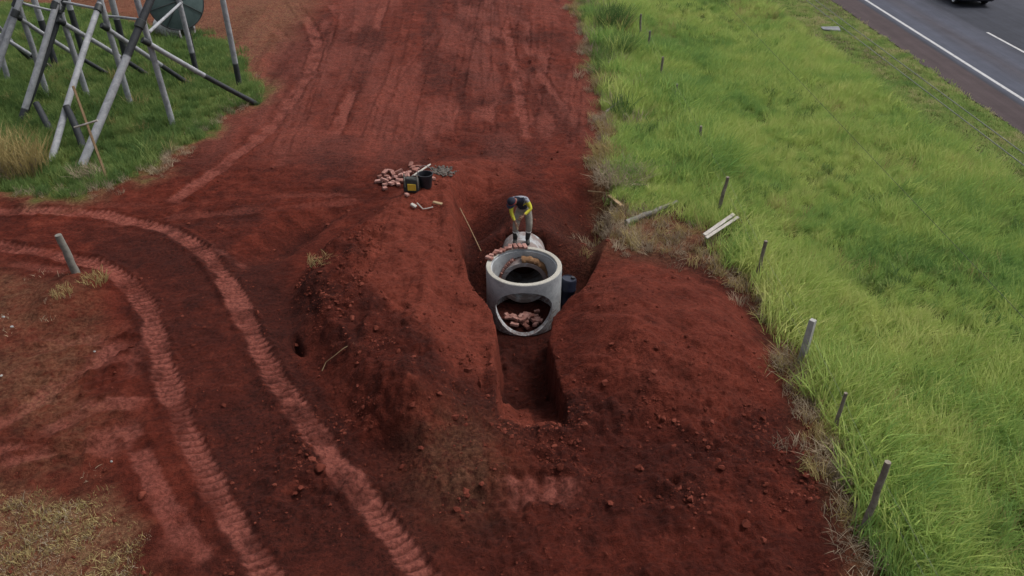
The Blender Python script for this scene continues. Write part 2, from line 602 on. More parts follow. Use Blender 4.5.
# edge of the grass field on the right, as x of y
edge_px = [(545, -110), (560, -60), (575, 0), (590, 60), (607, 130), (598, 160), (600, 192), (616, 214), (622, 240), (640, 250), (700, 254), (752, 292), (790, 360), (815, 430), (838, 500), (862, 576), (890, 700)]
_e = sorted([(P(*q).y, P(*q).x) for q in edge_px])
EY = np.array([e[0] for e in _e]); EX = np.array([e[1] for e in _e])


def field_edge(y):
    return np.interp(y, EY, EX)


left_px = [(-200, 196), (0, 196), (60, 201), (100, 192), (150, 178), (180, 152), (215, 120), (252, 101), (264, 90), (238, 55), (215, 38), (160, 28), (100, 12), (60, 4), (-200, -6)]
LEFT_POLY = [P(*q) for q in left_px]
sod_px = [(-120, 478), (0, 488), (60, 500), (112, 492), (150, 528), (132, 566), (170, 640), (-160, 700)]
SOD_POLY = [P(*q) for q in sod_px]
dryleft_px = [(-200, 255), (0, 258), (70, 275), (120, 330), (90, 380), (140, 430), (110, 480), (170, 576), (170, 720), (-300, 720)]
DRYLEFT_POLY = [P(*q) for q in dryleft_px]

RUTS = []
TRACKS = [  # picture points on the level ground, width m, paleness, lug period m, depth m
    ([(-60, 211), (0, 213), (60, 213), (110, 218), (160, 229), (200, 250), (225, 278), (245, 318), (262, 354), (290, 400), (330, 455), (375, 515), (425, 580), (480, 660)], 0.43, 1.0, 0.18, 0.06),
    ([(-60, 243), (0, 248), (60, 256), (105, 270), (140, 298), (155, 335), (165, 375), (190, 440), (220, 500), (255, 555), (300, 640)], 0.43, 0.95, 0.18, 0.06),
    ([(170, 205), (196, 187), (230, 162), (270, 130), (300, 88), (316, 58), (315, 36), (300, 10), (270, -30)], 0.50, 0.75, 0.18, 0.05),
    ([(262, 14), (285, 40), (302, 62)], 0.5, 0.6, 0.18, 0.03),
    ([(320, -20), (336, 10), (362, 36)], 0.5, 0.6, 0.18, 0.03),
    ([(-20, 432), (20, 412), (60, 385), (95, 362), (132, 340)], 0.42, 0.75, 0.2, 0.04),
    ([(30, 440), (70, 420), (110, 405), (152, 408)], 0.38, 0.7, 0.2, 0.04),
    ([(108, 385), (135, 360), (150, 330)], 0.3, 0.3, 0.2, 0.03),
    ([(0, 470), (60, 452), (110, 440), (150, 415)], 0.42, 0.6, 0.2, 0.04),
    ([(128, 415), (140, 455), (165, 505), (195, 552), (215, 600)], 0.40, 0.65, 0.2, 0.03),
    ([(150, 560), (185, 552), (215, 562)], 0.45, 0.5, 0.2, 0.02),
    ([(205, 246), (225, 255), (250, 266)], 0.25, 0.6, 0.17, 0.02),
    ([(0, 262), (60, 272), (100, 284)], 0.30, 0.35, 0.2, 0.02),
    ([(495, 494), (520, 490), (552, 489), (588, 492)], 0.62, 1.25, 0.30, 0.08),
    ([(272, 172), (285, 160), (300, 138)], 0.5, 0.35, 0.2, 0.03),
    ([(100, 226), (200, 216), (300, 206), (430, 190)], 0.35, 0.25, 0.2, 0.03),
    ([(60, 207), (150, 206), (250, 198), (380, 192)], 0.30, 0.22, 0.2, 0.02),
    ([(470, -20), (458, 40), (446, 95), (428, 150)], 0.75, 0.55, 0.22, 0.03),
    ([(490, -20), (486, 40), (480, 92), (481, 135)], 0.6, 0.5, 0.22, 0.03),
    ([(420, -20), (450, 10), (506, 39), (530, 85), (552, 142)], 0.7, 0.55, 0.22, 0.03),
    ([(535, -10), (541, 60), (548, 104)], 0.55, 0.45, 0.22, 0.03),
    ([(400, -20), (392, 40), (372, 90), (350, 150)], 0.6, 0.35, 0.22, 0.03),
    ([(352, -20), (340, 60), (322, 130)], 0.6, 0.3, 0.22, 0.03),
    ([(510, -20), (512, 60), (516, 120)], 0.5, 0.18, 0.22, 0.02),
    ([(572, 20), (578, 90), (582, 150)], 0.5, 0.16, 0.22, 0.02),
]

_rt = random.Random(23)
for k in range(16):                                   # long overlapping wheel ruts on the stripped field further back
    x0 = _rt.uniform(-8.5, 2.6); dx = _rt.uniform(-2.2, 1.6); y0 = _rt.uniform(22.5, 27); y1 = _rt.uniform(36, 50)
    bend = _rt.uniform(-0.6, 0.6)
    wpts = [(x0, y0), (x0 + dx * 0.35 + bend, y0 + (y1 - y0) * 0.35), (x0 + dx * 0.7 + bend, y0 + (y1 - y0) * 0.7), (x0 + dx, y1)]
    RUTS.append((wpts, _rt.uniform(0.28, 0.5), _rt.uniform(0.4, 0.75), 0.22, 0.05))
for k in range(9):                                    # churned side ruts on the left
    a0 = _rt.uniform(0, 1)
    p0 = (-6.6 - 1.0 * a0, 9.6 + 4.6 * a0 + _rt.uniform(-.5, .5)); L = _rt.uniform(1.6, 4.0); an = _rt.uniform(2.9, 3.75)
    RUTS.append(([p0, (p0[0] + L * 0.5 * math.cos(an), p0[1] + L * 0.5 * math.sin(an) + _rt.uniform(-.2, .2)), (p0[0] + L * math.cos(an), p0[1] + L * math.sin(an))], _rt.uniform(0.2, 0.4), _rt.uniform(0.35, 0.7), 0.2, 0.06))

# ---- ring (manhole) numbers, used by the earthworks too
RC = Vector((0.28, 15.76, 0.0))
R_OUT, R_IN, RZ0, RZ1 = 0.89, 0.752, -1.0, 0.40
PIPE_X, PIPE_Z, PIPE_RO, PIPE_RI = 0.30, -0.40, 0.58, 0.48
PIPE_Y0, PIPE_Y1 = 16.22, 18.35


def lumps(x, y):
    return fbm(x, y, 1.1, 5, 3, 0.62) * 0.14 + fbm(x, y, 0.30, 4, 9, 0.65) * 0.07


def earth(x, y, full=True):
    """ground height; also returns the soil masks"""
    x = np.asarray(x, float); y = np.asarray(y, float)
    wob = fbm(x, y, 1.4, 3, 21) * 0.22 + fbm(x, y, 0.35, 2, 22) * 0.07
    ex = field_edge(y) + wob * 1.2
    infield = smooth(-0.25, 0.35, x - ex)
    lp = poly_sd(x, y, LEFT_POLY) + wob * 2.6 + fbm(x, y, 0.7, 3, 23) * 0.5
    inleft = 1 - smooth(-0.3, 0.35, lp)
    dirt = (1 - infield) * (1 - inleft)
    far = smooth(60, 46, y) * smooth(-30, -20, x)
    z = fbm(x, y, 9, 3, 1) * 0.10 * smooth(16.0, 14.0, x) * far
    fine = lumps(x, y)
    # ---- left bank beside the trench, bounded on the left by the haul road
    q = x + wob * 0.35; r = y + wob * 0.5
    xl = np.interp(y, [7, 8, 9.5, 11, 12.3, 13.2, 14.9, 16, 17, 19, 20.5], [0.2, -0.7, -2.1, -3.3, -3.95, -4.55, -5.18, -5.2, -4.95, -4.2, -3.4])
    wr = np.interp(y, [11.5, 12.8, 13.2, 15.6, 16.4, 18], [1.3, 1.1, 1.0, 0.8, 0.9, 1.3])
    offroad = smooth(0.0, 1.0, (q - xl) / wr)
    mL = offroad * smooth(0.35, -0.3, x) * smooth(8.6, 11.8, r) * smooth(23.6, 21.6, r - 0.25 * x)
    hL = 0.15 + 0.36 * smooth(-0.6, -1.9, q)
    z = z + mL * hL
    # cloddy heap in front of it
    heap = np.exp(-(((x + 1.9) / 1.3) ** 2 + ((y - 11.0) / 1.4) ** 2)) * 0.34 * offroad
    z = z + heap
    # ---- hollow under the bank's left scarp
    hol = np.exp(-(((q - xl + 0.02) / 0.26) ** 2 + ((y - 14.0) / 1.1) ** 2)) * 0.07
    hol2 = np.exp(-(((x - xl - 0.02 + 0.0 * q) / 0.09) ** 2 + ((y - 13.25) / 0.30) ** 2)) * 0.40
    hu = ((x + 5.65) * 1.8 + (y - 17.9) * 3.4) / 3.85; hv = ((x + 5.65) * 3.4 - (y - 17.9) * 1.8) / 3.85
    hol3 = np.exp(-((hu / 1.5) ** 2 + ((hv + wob * 0.5) / np.where(hv > 0, 0.38, 0.62)) ** 2)) * 0.52
    z = z - hol - hol2 - hol3
    # ---- right mound
    u = (x - 3.3) / 2.1; v = (y - 13.4) / 3.3
    d2 = np.sqrt(u * u + v * v) + wob * 0.22 + 0.10 * fbm(x, y, 2.0, 2, 25)
    mR = smooth(1.12, 0.3, d2) * 0.62
    z = z + mR + smooth(0.7, 1.3, x) * smooth(3.4, 2.2, x) * smooth(10.2, 11.8, y) * smooth(15.6, 14.6, y) * 0.16
    ca, sa = math.cos(0.9), math.sin(0.9)
    z = z + (fbm((x * ca + y * sa), (-x * sa + y * ca) * 0.25, 0.55, 4, 33) * 0.11) * smooth(1.15, 0.6, d2)
    z = z + (fbm(x, y * 0.25, 0.5, 4, 35) * 0.16 + np.abs(fbm(x, y, 0.5, 3, 37)) * 0.12) * mL
    heapR = np.exp(-(((x - 3.4) / 1.9) ** 2 + ((y - 9.6) / 1.3) ** 2)) * 0.20
    z = z + heapR
    # ---- working pit round the ring and the pipe
    xc = np.interp(y, [11, 13.4, 15.5, 18, 22], [0.42, 0.28, 0.30, 0.45, 0.75])
    wf = np.interp(y, [11, 13.4, 14.2, 14.9, 15.4, 17.0, 18.5, 20, 22], [0.53, 0.44, 0.55, 1.04, 1.18, 1.45, 1.65, 1.6, 1.1]) + wob * 0.25 + 0.12 * smooth(0, 0.5, x - xc) * smooth(14.8, 15.2, y)
    wl = wf + np.interp(y, [12, 14.6, 15.0, 15.8, 17.0, 18.5, 20, 22.4], [0.05, 0.06, 0.08, 0.16, 0.30, 0.5, 0.9, 1.3]) + np.abs(wob) * 0.35 + 0.11 * (x < xc) * smooth(14.8, 14.3, y)
    side = 1 - smooth(wf, wl, np.abs(x - xc))
    back = 1 - smooth(18.2, 22.4, y + wob)
    front = np.clip((y + wob * 0.9 - 10.75) / 1.75, 0, 1) ** 0.8
    depth = side * back * front
    floor = -1.03 + (0.10 * fbm(x, y, 0.45, 3, 27) + 0.06 * fbm(x, y, 0.15, 2, 28)) * smooth(14.9, 14.6, y) + 0.22 * smooth(0.25, 0.5, np.abs(x - xc)) * smooth(14.6, 14.2, y) * np.clip(fbm(x, y, 0.5, 2, 29) + 0.3, 0, 1)
    # soil lies up the flanks of the pipe and over it further back
    lx = np.abs(x - PIPE_X)
    flank = smooth(0.46, 0.60, lx) * smooth(16.75, 17.5, y) * smooth(18.7, 17.9, y) * 0.60
    z = z * (1 - depth) + (floor + flank) * depth
    cover = smooth(17.3, 17.95, y - wob * 0.25) * np.exp(-((x - 0.38) / 1.1) ** 2) * smooth(23.5, 19.5, y)
    z = z + np.maximum(0, 0.20 + 0.1 * wob - z) * np.clip(cover * 1.15, 0, 1)
    keep = np.where((lx < PIPE_RI + 0.05) & (y < 17.4) & (y > 14.8), 0.0, 1.0)
    inring = smooth(R_OUT + 0.12, R_OUT - 0.02, np.hypot(x - RC.x, y - RC.y))
    z = np.where(inring > 0, np.minimum(z, RZ0 + 0.02) * inring + z * (1 - inring), z)
    z = np.where(keep < 0.5, np.minimum(z, -0.99), z)
    # little mound at the leaning post on the left
    pm = np.hypot((x + 10.0) / 1.0, (y - 15.0) / 1.2)
    z = z + smooth(1.2, 0.1, pm) * 0.34
    # ---- surface roughness
    cl = np.clip(smooth(8.0, 9.0, y) * smooth(13.6, 11.4, y) * smooth(-5.2, -3.6, x) * smooth(5.4, 4.4, x), 0, 1)
    cl = np.maximum(cl, offroad * smooth(-2.7, -3.5, x - np.clip(15.2 - y, 0, 3) * 0.75) * smooth(10.0, 11.0, y) * smooth(18.5, 16.5, y))
    cl = np.maximum(cl, smooth(10.8, 10.0, y) * smooth(-1.5, 0.0, x) * 0.8)
    cl = cl * (1 - depth)
    cl = np.maximum(cl, depth * 0.35 * smooth(13.5, 12, y))
    wor = (0.55 - worley(x, y, 0.21, 4)) * 0.15 * smooth(-0.25, 0.2, fbm(x, y, 0.9, 2, 31)) + (0.5 - worley(x, y, 0.09, 6)) * 0.05
    slab = np.round(fbm(x, y, 0.55, 3, 43) * 5) / 5 * 0.10 + np.maximum(0, 0.30 - worley(x, y, 0.5, 44)) * 0.22 * smooth(0.1, 0.4, fbm(x, y, 1.6, 2, 45))
    z = z + slab * cl * dirt * (1 - depth) * 0.7
    rough = dirt * (0.35 + 0.65 * np.maximum(cl, 0.25 + 0.3 * fbm(x, y, 3, 2, 41)))
    z = z + fine * rough * far * np.where(depth > 0.5, 0.55, 1.0) + wor * np.maximum(cl, 0.14) * dirt * smooth(30, 24, y)
    z = z + (infield + inleft) * fbm(x, y, 0.8, 3, 51) * 0.06 * far * smooth(15.5, 14, x)
    # grader scrapes run along the field further back, and follow the bend of the haul road
    sc = fbm(x * 1.0 + 0.1 * y, y * 0.05, 0.34, 3, 61) * 0.03 * smooth(22, 25, y) * dirt
    z = z + sc * far
    # ---- under the road the sheet lies lower
    z = z * smooth(16.9, 16.2, x) + smooth(17.0, 17.35, x) * -0.05 * smooth(33, 31.2, x)
    z = np.where(x > 33, 0.0, z)
    if not full:
        return z
    # ---- masks
    track = np.zeros_like(x)
    for pts, w, s, per, dep in [([P(*q) for q in t_[0]],) + t_[1:] for t_ in TRACKS] + RUTS:
        line = spline(pts)
        lo = line.min(0) - w; hi = line.max(0) + w
        sel = np.where((x > lo[0]) & (x < hi[0]) & (y > lo[1]) & (y < hi[1]))
        if sel[0].size == 0:
            continue
        xx, yy = x[sel], y[sel]
        best = np.full(xx.shape, 1e9); arc = np.zeros(xx.shape); lat = np.zeros(xx.shape)
        acc = 0.0
        for i in range(len(line) - 1):
            a, b = line[i], line[i + 1]
            e = b - a
            L = math.hypot(*e) + 1e-9
            t = np.clip(((xx - a[0]) * e[0] + (yy - a[1]) * e[1]) / (L * L), 0, 1)
            dd = np.hypot(xx - a[0] - e[0] * t, yy - a[1] - e[1] * t)
            k = dd < best
            best[k] = dd[k]; arc[k] = acc + t[k] * L
            lat[k] = (((xx - a[0]) * e[1] - (yy - a[1]) * e[0]) / L)[k]
            acc += L
        ph = arc / per + 0.5 * fbm(xx, yy, 1.3, 3, 71) + 0.45 * lat / w + 0.9 * (lat / w) ** 2
        lug = 0.5 + 0.5 * np.cos(2 * math.pi * ph)
        lv = smooth(-0.60, -0.12, fbm(xx, yy, 1.6, 3, 72)) * (1.0 if s > 0.8 else 0.6)
        lug = lug * lv + (0.62 + 0.35 * fbm(xx, yy, 0.22, 3, 76)) * (1 - lv)
        hw = w / 2 * (0.86 + 0.22 * lug * smooth(-0.5, 0.1, fbm(xx, yy, 0.7, 2, 74))) + 0.09 * fbm(xx, yy, 0.5, 2, 73)
        m = 1 - smooth(hw - 0.045, hw + 0.035, best)
        endf = smooth(0, 0.5, arc) * smooth(acc, acc - 0.5, arc)
        m = m * endf
        br = 0.38 + 0.62 * smooth(-0.35, 0.2, fbm(xx, yy, 0.55, 3, 75))
        if s < 0.7:
            br = smooth(-0.3, 0.3, fbm(xx, yy * (0.35 if yy.mean() > 22 else 1.0), 0.8, 4, 77))
        track[sel] = np.maximum(track[sel], m * s * br * ((0.40 if s > 0.8 else 0.7) + (0.56 if s > 0.8 else 0.3) * smooth(0.02, 0.40, lug)))
        berm = np.exp(-((best - w / 2 - 0.07) / 0.07) ** 2) * endf
        z[sel] = z[sel] + (m * (-dep * 0.7 + dep * 0.75 * lug) + berm * dep * 0.9 * (0.6 + fbm(xx, yy, 0.2, 2, 79))) * dirt[sel]
    track = np.maximum(track, smooth(20.5, 25, y) * (0.12 + 0.34 * smooth(-0.35, 0.35, fbm(x + 0.1 * y, y * 0.3, 1.0, 4, 99))))
    track *= dirt
    dry = np.zeros_like(x)
    dl = poly_sd(x, y, DRYLEFT_POLY) + wob * 1.6
    dry = np.maximum(dry, (1 - smooth(-0.8, 0.4, dl)) * (0.10 + 0.42 * smooth(0.0, 0.45, fbm(x, y, 2.4, 3, 85))))
    sd = poly_sd(x, y, SOD_POLY) + wob
    dry = np.maximum(dry, 1 - smooth(-0.4, 0.3, sd))
    tl = smooth(-9.0, -11.5, x + 0.02 * (y - 30) + wob * 3) * smooth(25.5, 28.5, y) * (1 - inleft)
    dry = np.maximum(dry, tl * 0.75)
    rim = np.exp(-((x - ex - 0.12) / 0.36) ** 2)
    dry = np.maximum(dry, rim * 0.95)
    bare = np.clip(1.3 * np.exp(-(((x - 4.0) / 1.6) ** 2 + ((y - 18.2) / 1.3) ** 2)), 0, 1)
    dry = np.maximum(dry, bare * 0.95)
    dry = np.maximum(dry, np.exp(-((lp - 0.1) / 0.45) ** 2) * 0.8)
    # faded straw streaks lying on the cloddy ground in front
    dry = np.maximum(dry, np.exp(-(((x + 0.9) / 0.8) ** 2 + ((y - 9.7) / 1.0) ** 2)) * 0.42)
    vergepatch = smooth(12.8, 14.2, x) * smooth(17.3, 16.8, x) * smooth(0.0, 0.35, fbm(x, y * 0.5, 1.6, 3, 83))
    green = np.clip(infield * (1 - rim * 0.9) * (1 - np.clip(bare * 1.4, 0, 1)) + inleft, 0, 1) * smooth(19, 17, x)
    green = np.maximum(green, smooth(30.5, 31.5, x))
    moist_shade = np.clip(depth * 1.0 + smooth(0.15, 0.7, fbm(x, y, 2.6, 3, 91) + 0.25 * cl), 0, 1)  # damp patches, plus painted shade growing with pit depth
    moist_shade = np.maximum(moist_shade, smooth(0.75, 1.15, d2) * smooth(2.2, 3.2, x) * smooth(1.6, 1.1, d2) * 0.9)
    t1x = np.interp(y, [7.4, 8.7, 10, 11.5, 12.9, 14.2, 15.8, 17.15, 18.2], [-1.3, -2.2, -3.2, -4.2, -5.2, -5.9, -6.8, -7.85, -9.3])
    moist_shade = np.maximum(moist_shade, smooth(-2.9, -2.2, x - t1x) * smooth(0.9, 0.5, x - t1x) * smooth(19, 18, y) * (0.62 + 0.38 * smooth(-0.3, 0.3, fbm(x, y, 1.5, 3, 93))))
    moist_shade = np.maximum(moist_shade, smooth(11.2, 9.8, y) * smooth(-0.5, 1.2, x) * (0.35 + 0.5 * smooth(-0.3, 0.3, fbm(x, y, 1.3, 3, 95))))
    moist_shade = np.maximum(moist_shade, smooth(19.5, 23, y) * smooth(0.0, 0.45, fbm(x + 0.1 * y, y * 0.13, 0.9, 4, 97) + 0.08) * 0.75)
    moist_shade = np.maximum(moist_shade, cl * (0.35 + 0.6 * smooth(-0.2, 0.3, fbm(x, y, 0.9, 3, 96))))
    moist_shade = np.clip(moist_shade + 1.0 * hol3 / 0.52 + hol / 0.07 * 0.4, 0, 1)  # shade of the hollows painted into the soil colour
    fresh = mL * smooth(-3.9, -3.2, q - np.clip(15.2 - y, 0, 3) * 0.75) * smooth(11.3, 12.3, y) * 0.9 + smooth(1.05, 0.7, d2) * 0.55
    lit_wall = smooth(0.02, 0.2, depth) * smooth(0.99, 0.85, depth) * (x < xc) * (y < 14.8)  # sunlit face of the trench's left wall, painted brighter
    fresh = np.clip(fresh * (1 - depth) + lit_wall, 0, 1)
    moist_shade = np.maximum(moist_shade, np.exp(-(((x - 1.75) / 0.9) ** 2 + ((y - 18.2) / 2.2) ** 2)) * (0.6 + 0.4 * smooth(-0.3, 0.3, fbm(x, y, 0.8, 3, 98))))  # shade on the right side of the pit, painted in
    moist_shade = np.maximum(moist_shade, np.exp(-(((x + 0.7) / 0.55) ** 2 + ((y - 18.0) / 2.0) ** 2)) * 0.95)  # painted shade in the gap left of the pipe
    moist_shade = np.clip(moist_shade - fresh * 0.6, 0, 1)
    return z, dict(track=track, dry=dry, green=green, moist_shade=moist_shade, fresh=fresh), infield, inleft, cl * dirt


Z, MASKS, INFIELD, INLEFT, CLOD = earth(X, Y)
ny, nx = X.shape
verts = np.stack([X, Y, Z], -1).reshape(-1, 3)
idx = np.arange(nx * ny).reshape(ny, nx)
quads = np.stack([idx[:-1, :-1], idx[:-1, 1:], idx[1:, 1:], idx[1:, :-1]], -1).reshape(-1, 4)
gm = bpy.data.meshes.new('ground')
gm.vertices.add(len(verts)); gm.vertices.foreach_set('co', verts.astype(np.float32).ravel())
gm.loops.add(quads.size); gm.loops.foreach_set('vertex_index', quads.astype(np.int32).ravel())
gm.polygons.add(len(quads)); gm.polygons.foreach_set('loop_start', np.arange(0, quads.size, 4, dtype=np.int32))
gm.update(calc_edges=True)
gm.shade_smooth()
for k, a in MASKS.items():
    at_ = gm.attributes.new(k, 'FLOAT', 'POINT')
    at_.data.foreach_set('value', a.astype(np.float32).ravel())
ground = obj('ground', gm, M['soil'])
ground['kind'] = 'structure'
print('ground tris', len(quads) * 2)


def gz(x, y):
    """height of the built ground at a point (bilinear on the sheet)"""
    i = int(np.clip(np.searchsorted(GX, x) - 1, 0, nx - 2)); j = int(np.clip(np.searchsorted(GY, y) - 1, 0, ny - 2))
    tx = (x - GX[i]) / (GX[i + 1] - GX[i]); ty = (y - GY[j]) / (GY[j + 1] - GY[j])
    return float((Z[j, i] * (1 - tx) + Z[j, i + 1] * tx) * (1 - ty) + (Z[j + 1, i] * (1 - tx) + Z[j + 1, i + 1] * tx) * ty)


def sample(A, x, y):
    i = np.clip(np.searchsorted(GX, x) - 1, 0, nx - 2); j = np.clip(np.searchsorted(GY, y) - 1, 0, ny - 2)
    tx = (x - GX[i]) / (GX[i + 1] - GX[i]); ty = (y - GY[j]) / (GY[j + 1] - GY[j])
    return (A[j, i] * (1 - tx) + A[j, i + 1] * tx) * (1 - ty) + (A[j + 1, i] * (1 - tx) + A[j + 1, i + 1] * tx) * ty


def on_ground(px, py):
    """where the sight line of a picture point meets the built ground"""
    d = ray(px, py)
    t = 3.0
    while t < 90:
        x, y, z = d[0] * t, d[1] * t, CAM_H + d[2] * t
        if z <= gz(x, y):
            break
        t += 0.04
    return Vector((d[0] * t, d[1] * t, gz(d[0] * t, d[1] * t)))


# ------------------------------------------------------------------ road
def strip(name, x0, x1, y0, y1, z, mat, parent=None, ny_=2):
    b = MB()
    ys = np.linspace(y0, y1, ny_)
    vs_ = []
    for yy in ys:
        vs_ += [(x0, yy, z), (x1, yy, z)]
    b.add(vs_, [(2 * i, 2 * i + 1, 2 * i + 3, 2 * i + 2) for i in range(ny_ - 1)])
    return obj(name, b, mat, parent)


road = empty('road', (17, 0, 0))
road['kind'] = 'structure'
road.location = (0, 0, 0)
rb = MB()
ys = np.arange(-60, 900, 0.35) if False else np.concatenate([np.arange(-60, 10, 5.0), np.arange(10, 60, 0.3), np.arange(60, 900, 12.0)])
ed = 16.98 + 0.07 * fbm(np.full_like(ys, 3.0), ys, 2.2, 3, 101) + 0.05 * fbm(np.full_like(ys, 9.0), ys, 0.6, 2, 103)
vv = []
for e, yy in zip(ed, ys):
    vv += [(e - 0.03, yy, -0.06), (e, yy, 0.012), (22.0, yy, 0.03), (31.0, yy, 0.012), (31.05, yy, -0.06)]
ff = []
for i in range(len(ys) - 1):
    for j in range(4):
        ff.append((5 * i + j, 5 * i + j + 1, 5 * i + 5 + j + 1, 5 * i + 5 + j))
rb.add(vv, ff)
carriageway = obj('carriageway', rb, M['asphalt'], road)


def road_z(x):
    return 0.012 + 0.018 * (x - 16.98) / (22.0 - 16.98) if x < 22 else 0.03 - 0.018 * (x - 22) / 9.0


def marking(name, x, w, y0, y1):
    b = MB()
    b.add([(x - w / 2, y0, road_z(x - w / 2) + 0.004), (x + w / 2, y0, road_z(x + w / 2) + 0.004), (x + w / 2, y1, road_z(x + w / 2) + 0.004), (x - w / 2, y1, road_z(x - w / 2) + 0.004)], [(0, 1, 2, 3)])
    return obj(name, b, M['paint'], road)


marking('edge_line', 18.82, 0.15, -60, 900)
marking('edge_line', 28.6, 0.15, -60, 900)
for k in range(-3, 12):
    marking('lane_dash', 22.06, 0.13, 33.1 + 12 * k, 37.14 + 12 * k)
    marking('lane_dash', 25.35, 0.13, 33.1 + 12 * k, 37.14 + 12 * k)

# ------------------------------------------------------------------ vegetation
protos = bpy.data.collections.new('tuft_shapes')


def blades(n, h, spread, width, lean=(0.0, 0.0), curl=0.5, seed=0, segs=3, hvar=0.45):
    rg = np.random.default_rng(seed)
    V = []; F = []; T = []
    for i in range(n):
        a = rg.uniform(0, 2 * math.pi); rr = spread * math.sqrt(rg.uniform())
        bx, by = rr * math.cos(a), rr * math.sin(a)
        hh = h * rg.uniform(1 - hvar, 1.0)
        d = rg.uniform(0, 2 * math.pi)
        out = rg.uniform(0.15, 1.0) * curl * hh
        dx = math.cos(d) * out + lean[0] * hh; dy = math.sin(d) * out + lean[1] * hh
        wd = rg.uniform(0, math.pi)
        wx, wy = math.cos(wd) * width / 2, math.sin(wd) * width / 2
        o = len(V)
        for s in range(segs + 1):
            t = s / segs
            k = t ** 1.7
            drop = 1 - 0.35 * (out / hh) * t
            cx, cy, cz = bx + dx * k, by + dy * k, hh * t * drop - 0.03
            if s < segs:
                f = 1 - 0.45 * t
                V += [(cx - wx * f, cy - wy * f, cz), (cx + wx * f, cy + wy * f, cz)]
                T += [t, t]
            else:
                V.append((cx, cy, cz)); T.append(1.0)
        for s in range(segs - 1):
            F.append((o + 2 * s, o + 2 * s + 1, o + 2 * s + 3, o + 2 * s + 2))
        F.append((o + 2 * (segs - 1), o + 2 * (segs - 1) + 1, o + 2 * segs))
    return V, F, T


def tuft_obj(name, mat, *a, **k):
    V, F, T = blades(*a, **k)
    me = bpy.data.meshes.new(name)
    me.from_pydata(V, [], F)
    me.attributes.new('tip', 'FLOAT', 'POINT').data.foreach_set('value', np.array(T, np.float32))
    me.materials.append(mat)
    o = bpy.data.objects.new(name, me)
    return o


def scatter(name, pts, rotz, tilt, scale, shapes):
    col = bpy.data.collections.new(name + '_shapes')
    for s in shapes:
        col.objects.link(s)
    me = bpy.data.meshes.new(name)
    me.vertices.add(len(pts))
    me.vertices.foreach_set('co', np.asarray(pts, np.float32).ravel())
    rot = np.stack([tilt[0], tilt[1], rotz], -1).astype(np.float32)
    me.attributes.new('spin', 'FLOAT_VECTOR', 'POINT').data.foreach_set('vector', rot.ravel())
    me.attributes.new('size', 'FLOAT', 'POINT').data.foreach_set('value', scale.astype(np.float32))
    me.attributes.new('pick', 'INT', 'POINT').data.foreach_set('value', RNG.integers(0, len(shapes), len(pts)).astype(np.int32))
    o = obj(name, me, None)
    ng = bpy.data.node_groups.new(name + '_nodes', 'GeometryNodeTree')
    ng.interface.new_socket('Geometry', in_out='INPUT', socket_type='NodeSocketGeometry')
    ng.interface.new_socket('Geometry', in_out='OUTPUT', socket_type='NodeSocketGeometry')
    gi = ng.nodes.new('NodeGroupInput'); go = ng.nodes.new('NodeGroupOutput')
    ci = ng.nodes.new('GeometryNodeCollectionInfo')
    ci.inputs['Collection'].default_value = col
    ci.inputs['Separate Children'].default_value = True
    ci.inputs['Reset Children'].default_value = True
    ip = ng.nodes.new('GeometryNodeInstanceOnPoints')
    ip.inputs['Pick Instance'].default_value = True

    def na(nm, ty):
        n = ng.nodes.new('GeometryNodeInputNamedAttribute')
        n.data_type = ty
        n.inputs['Name'].default_value = nm
        return n.outputs[0]
    ng.links.new(gi.outputs[0], ip.inputs['Points'])
    ng.links.new(ci.outputs[0], ip.inputs['Instance'])
    ng.links.new(na('pick', 'INT'), ip.inputs['Instance Index'])
    ng.links.new(na('spin', 'FLOAT_VECTOR'), ip.inputs['Rotation'])
    ng.links.new(na('size', 'FLOAT'), ip.inputs['Scale'])
    ng.links.new(ip.outputs[0], go.inputs[0])
    md = o.modifiers.new('scatter', 'NODES')
    md.node_group = ng
    o['kind'] = 'stuff'
    return o


def points(x0, x1, y0, y1, dens, maskf):
    n = int((x1 - x0) * (y1 - y0) * dens)
    x = RNG.uniform(x0, x1, n); y = RNG.uniform(y0, y1, n)
    k = RNG.uniform(0, 1, n) < maskf(x, y)
    x, y = x[k], y[k]
    return x, y, sample(Z, x, y)


def do_scatter(name, label, cat, xyz, shapes, smin, smax, tiltamp=0.12, spin=math.pi, sizef=None):
    x, y, z = xyz
    n = len(x)
    sc_ = RNG.uniform(smin, smax, n)
    if sizef is not None:
        sc_ = sc_ * sizef(x, y)
    o = scatter(name, np.stack([x, y, z], -1), RNG.uniform(-spin, spin, n), (RNG.normal(0, tiltamp, n), RNG.normal(0, tiltamp, n)), sc_, shapes)
    o['label'] = label
    o['category'] = cat
    print(name, n)
    return o


bare_c = lambda x, y: np.clip(1.5 * np.exp(-(((x - 3.9) / 1.5) ** 2 + ((y - 18.0) / 1.25) ** 2)), 0, 1)

# tall meadow grass between fence and verge
tall = [tuft_obj('meadow_tuft', M['grass'], 40, 0.47, 0.20, 0.015, (0.40, 0.22), 0.68, 11 + k) for k in range(5)]


def m_tall(x, y):
    e = field_edge(y)
    m = smooth(0.05, 0.45, x - e + fbm(x, y, 0.7, 2, 201) * 0.45)
    m = m * smooth(13.9, 13.0, x + 0.5 * fbm(x, y, 2.5, 2, 203) + 0.03 * (y - 20) - 0.6)
    return m * (1 - bare_c(x, y)) * (0.72 + 0.28 * smooth(-0.3, 0.2, fbm(x, y, 1.2, 2, 205)))


def near_dens(x, y):
    return np.clip(1.15 - (y - 8) / 60, 0.55, 1.0)


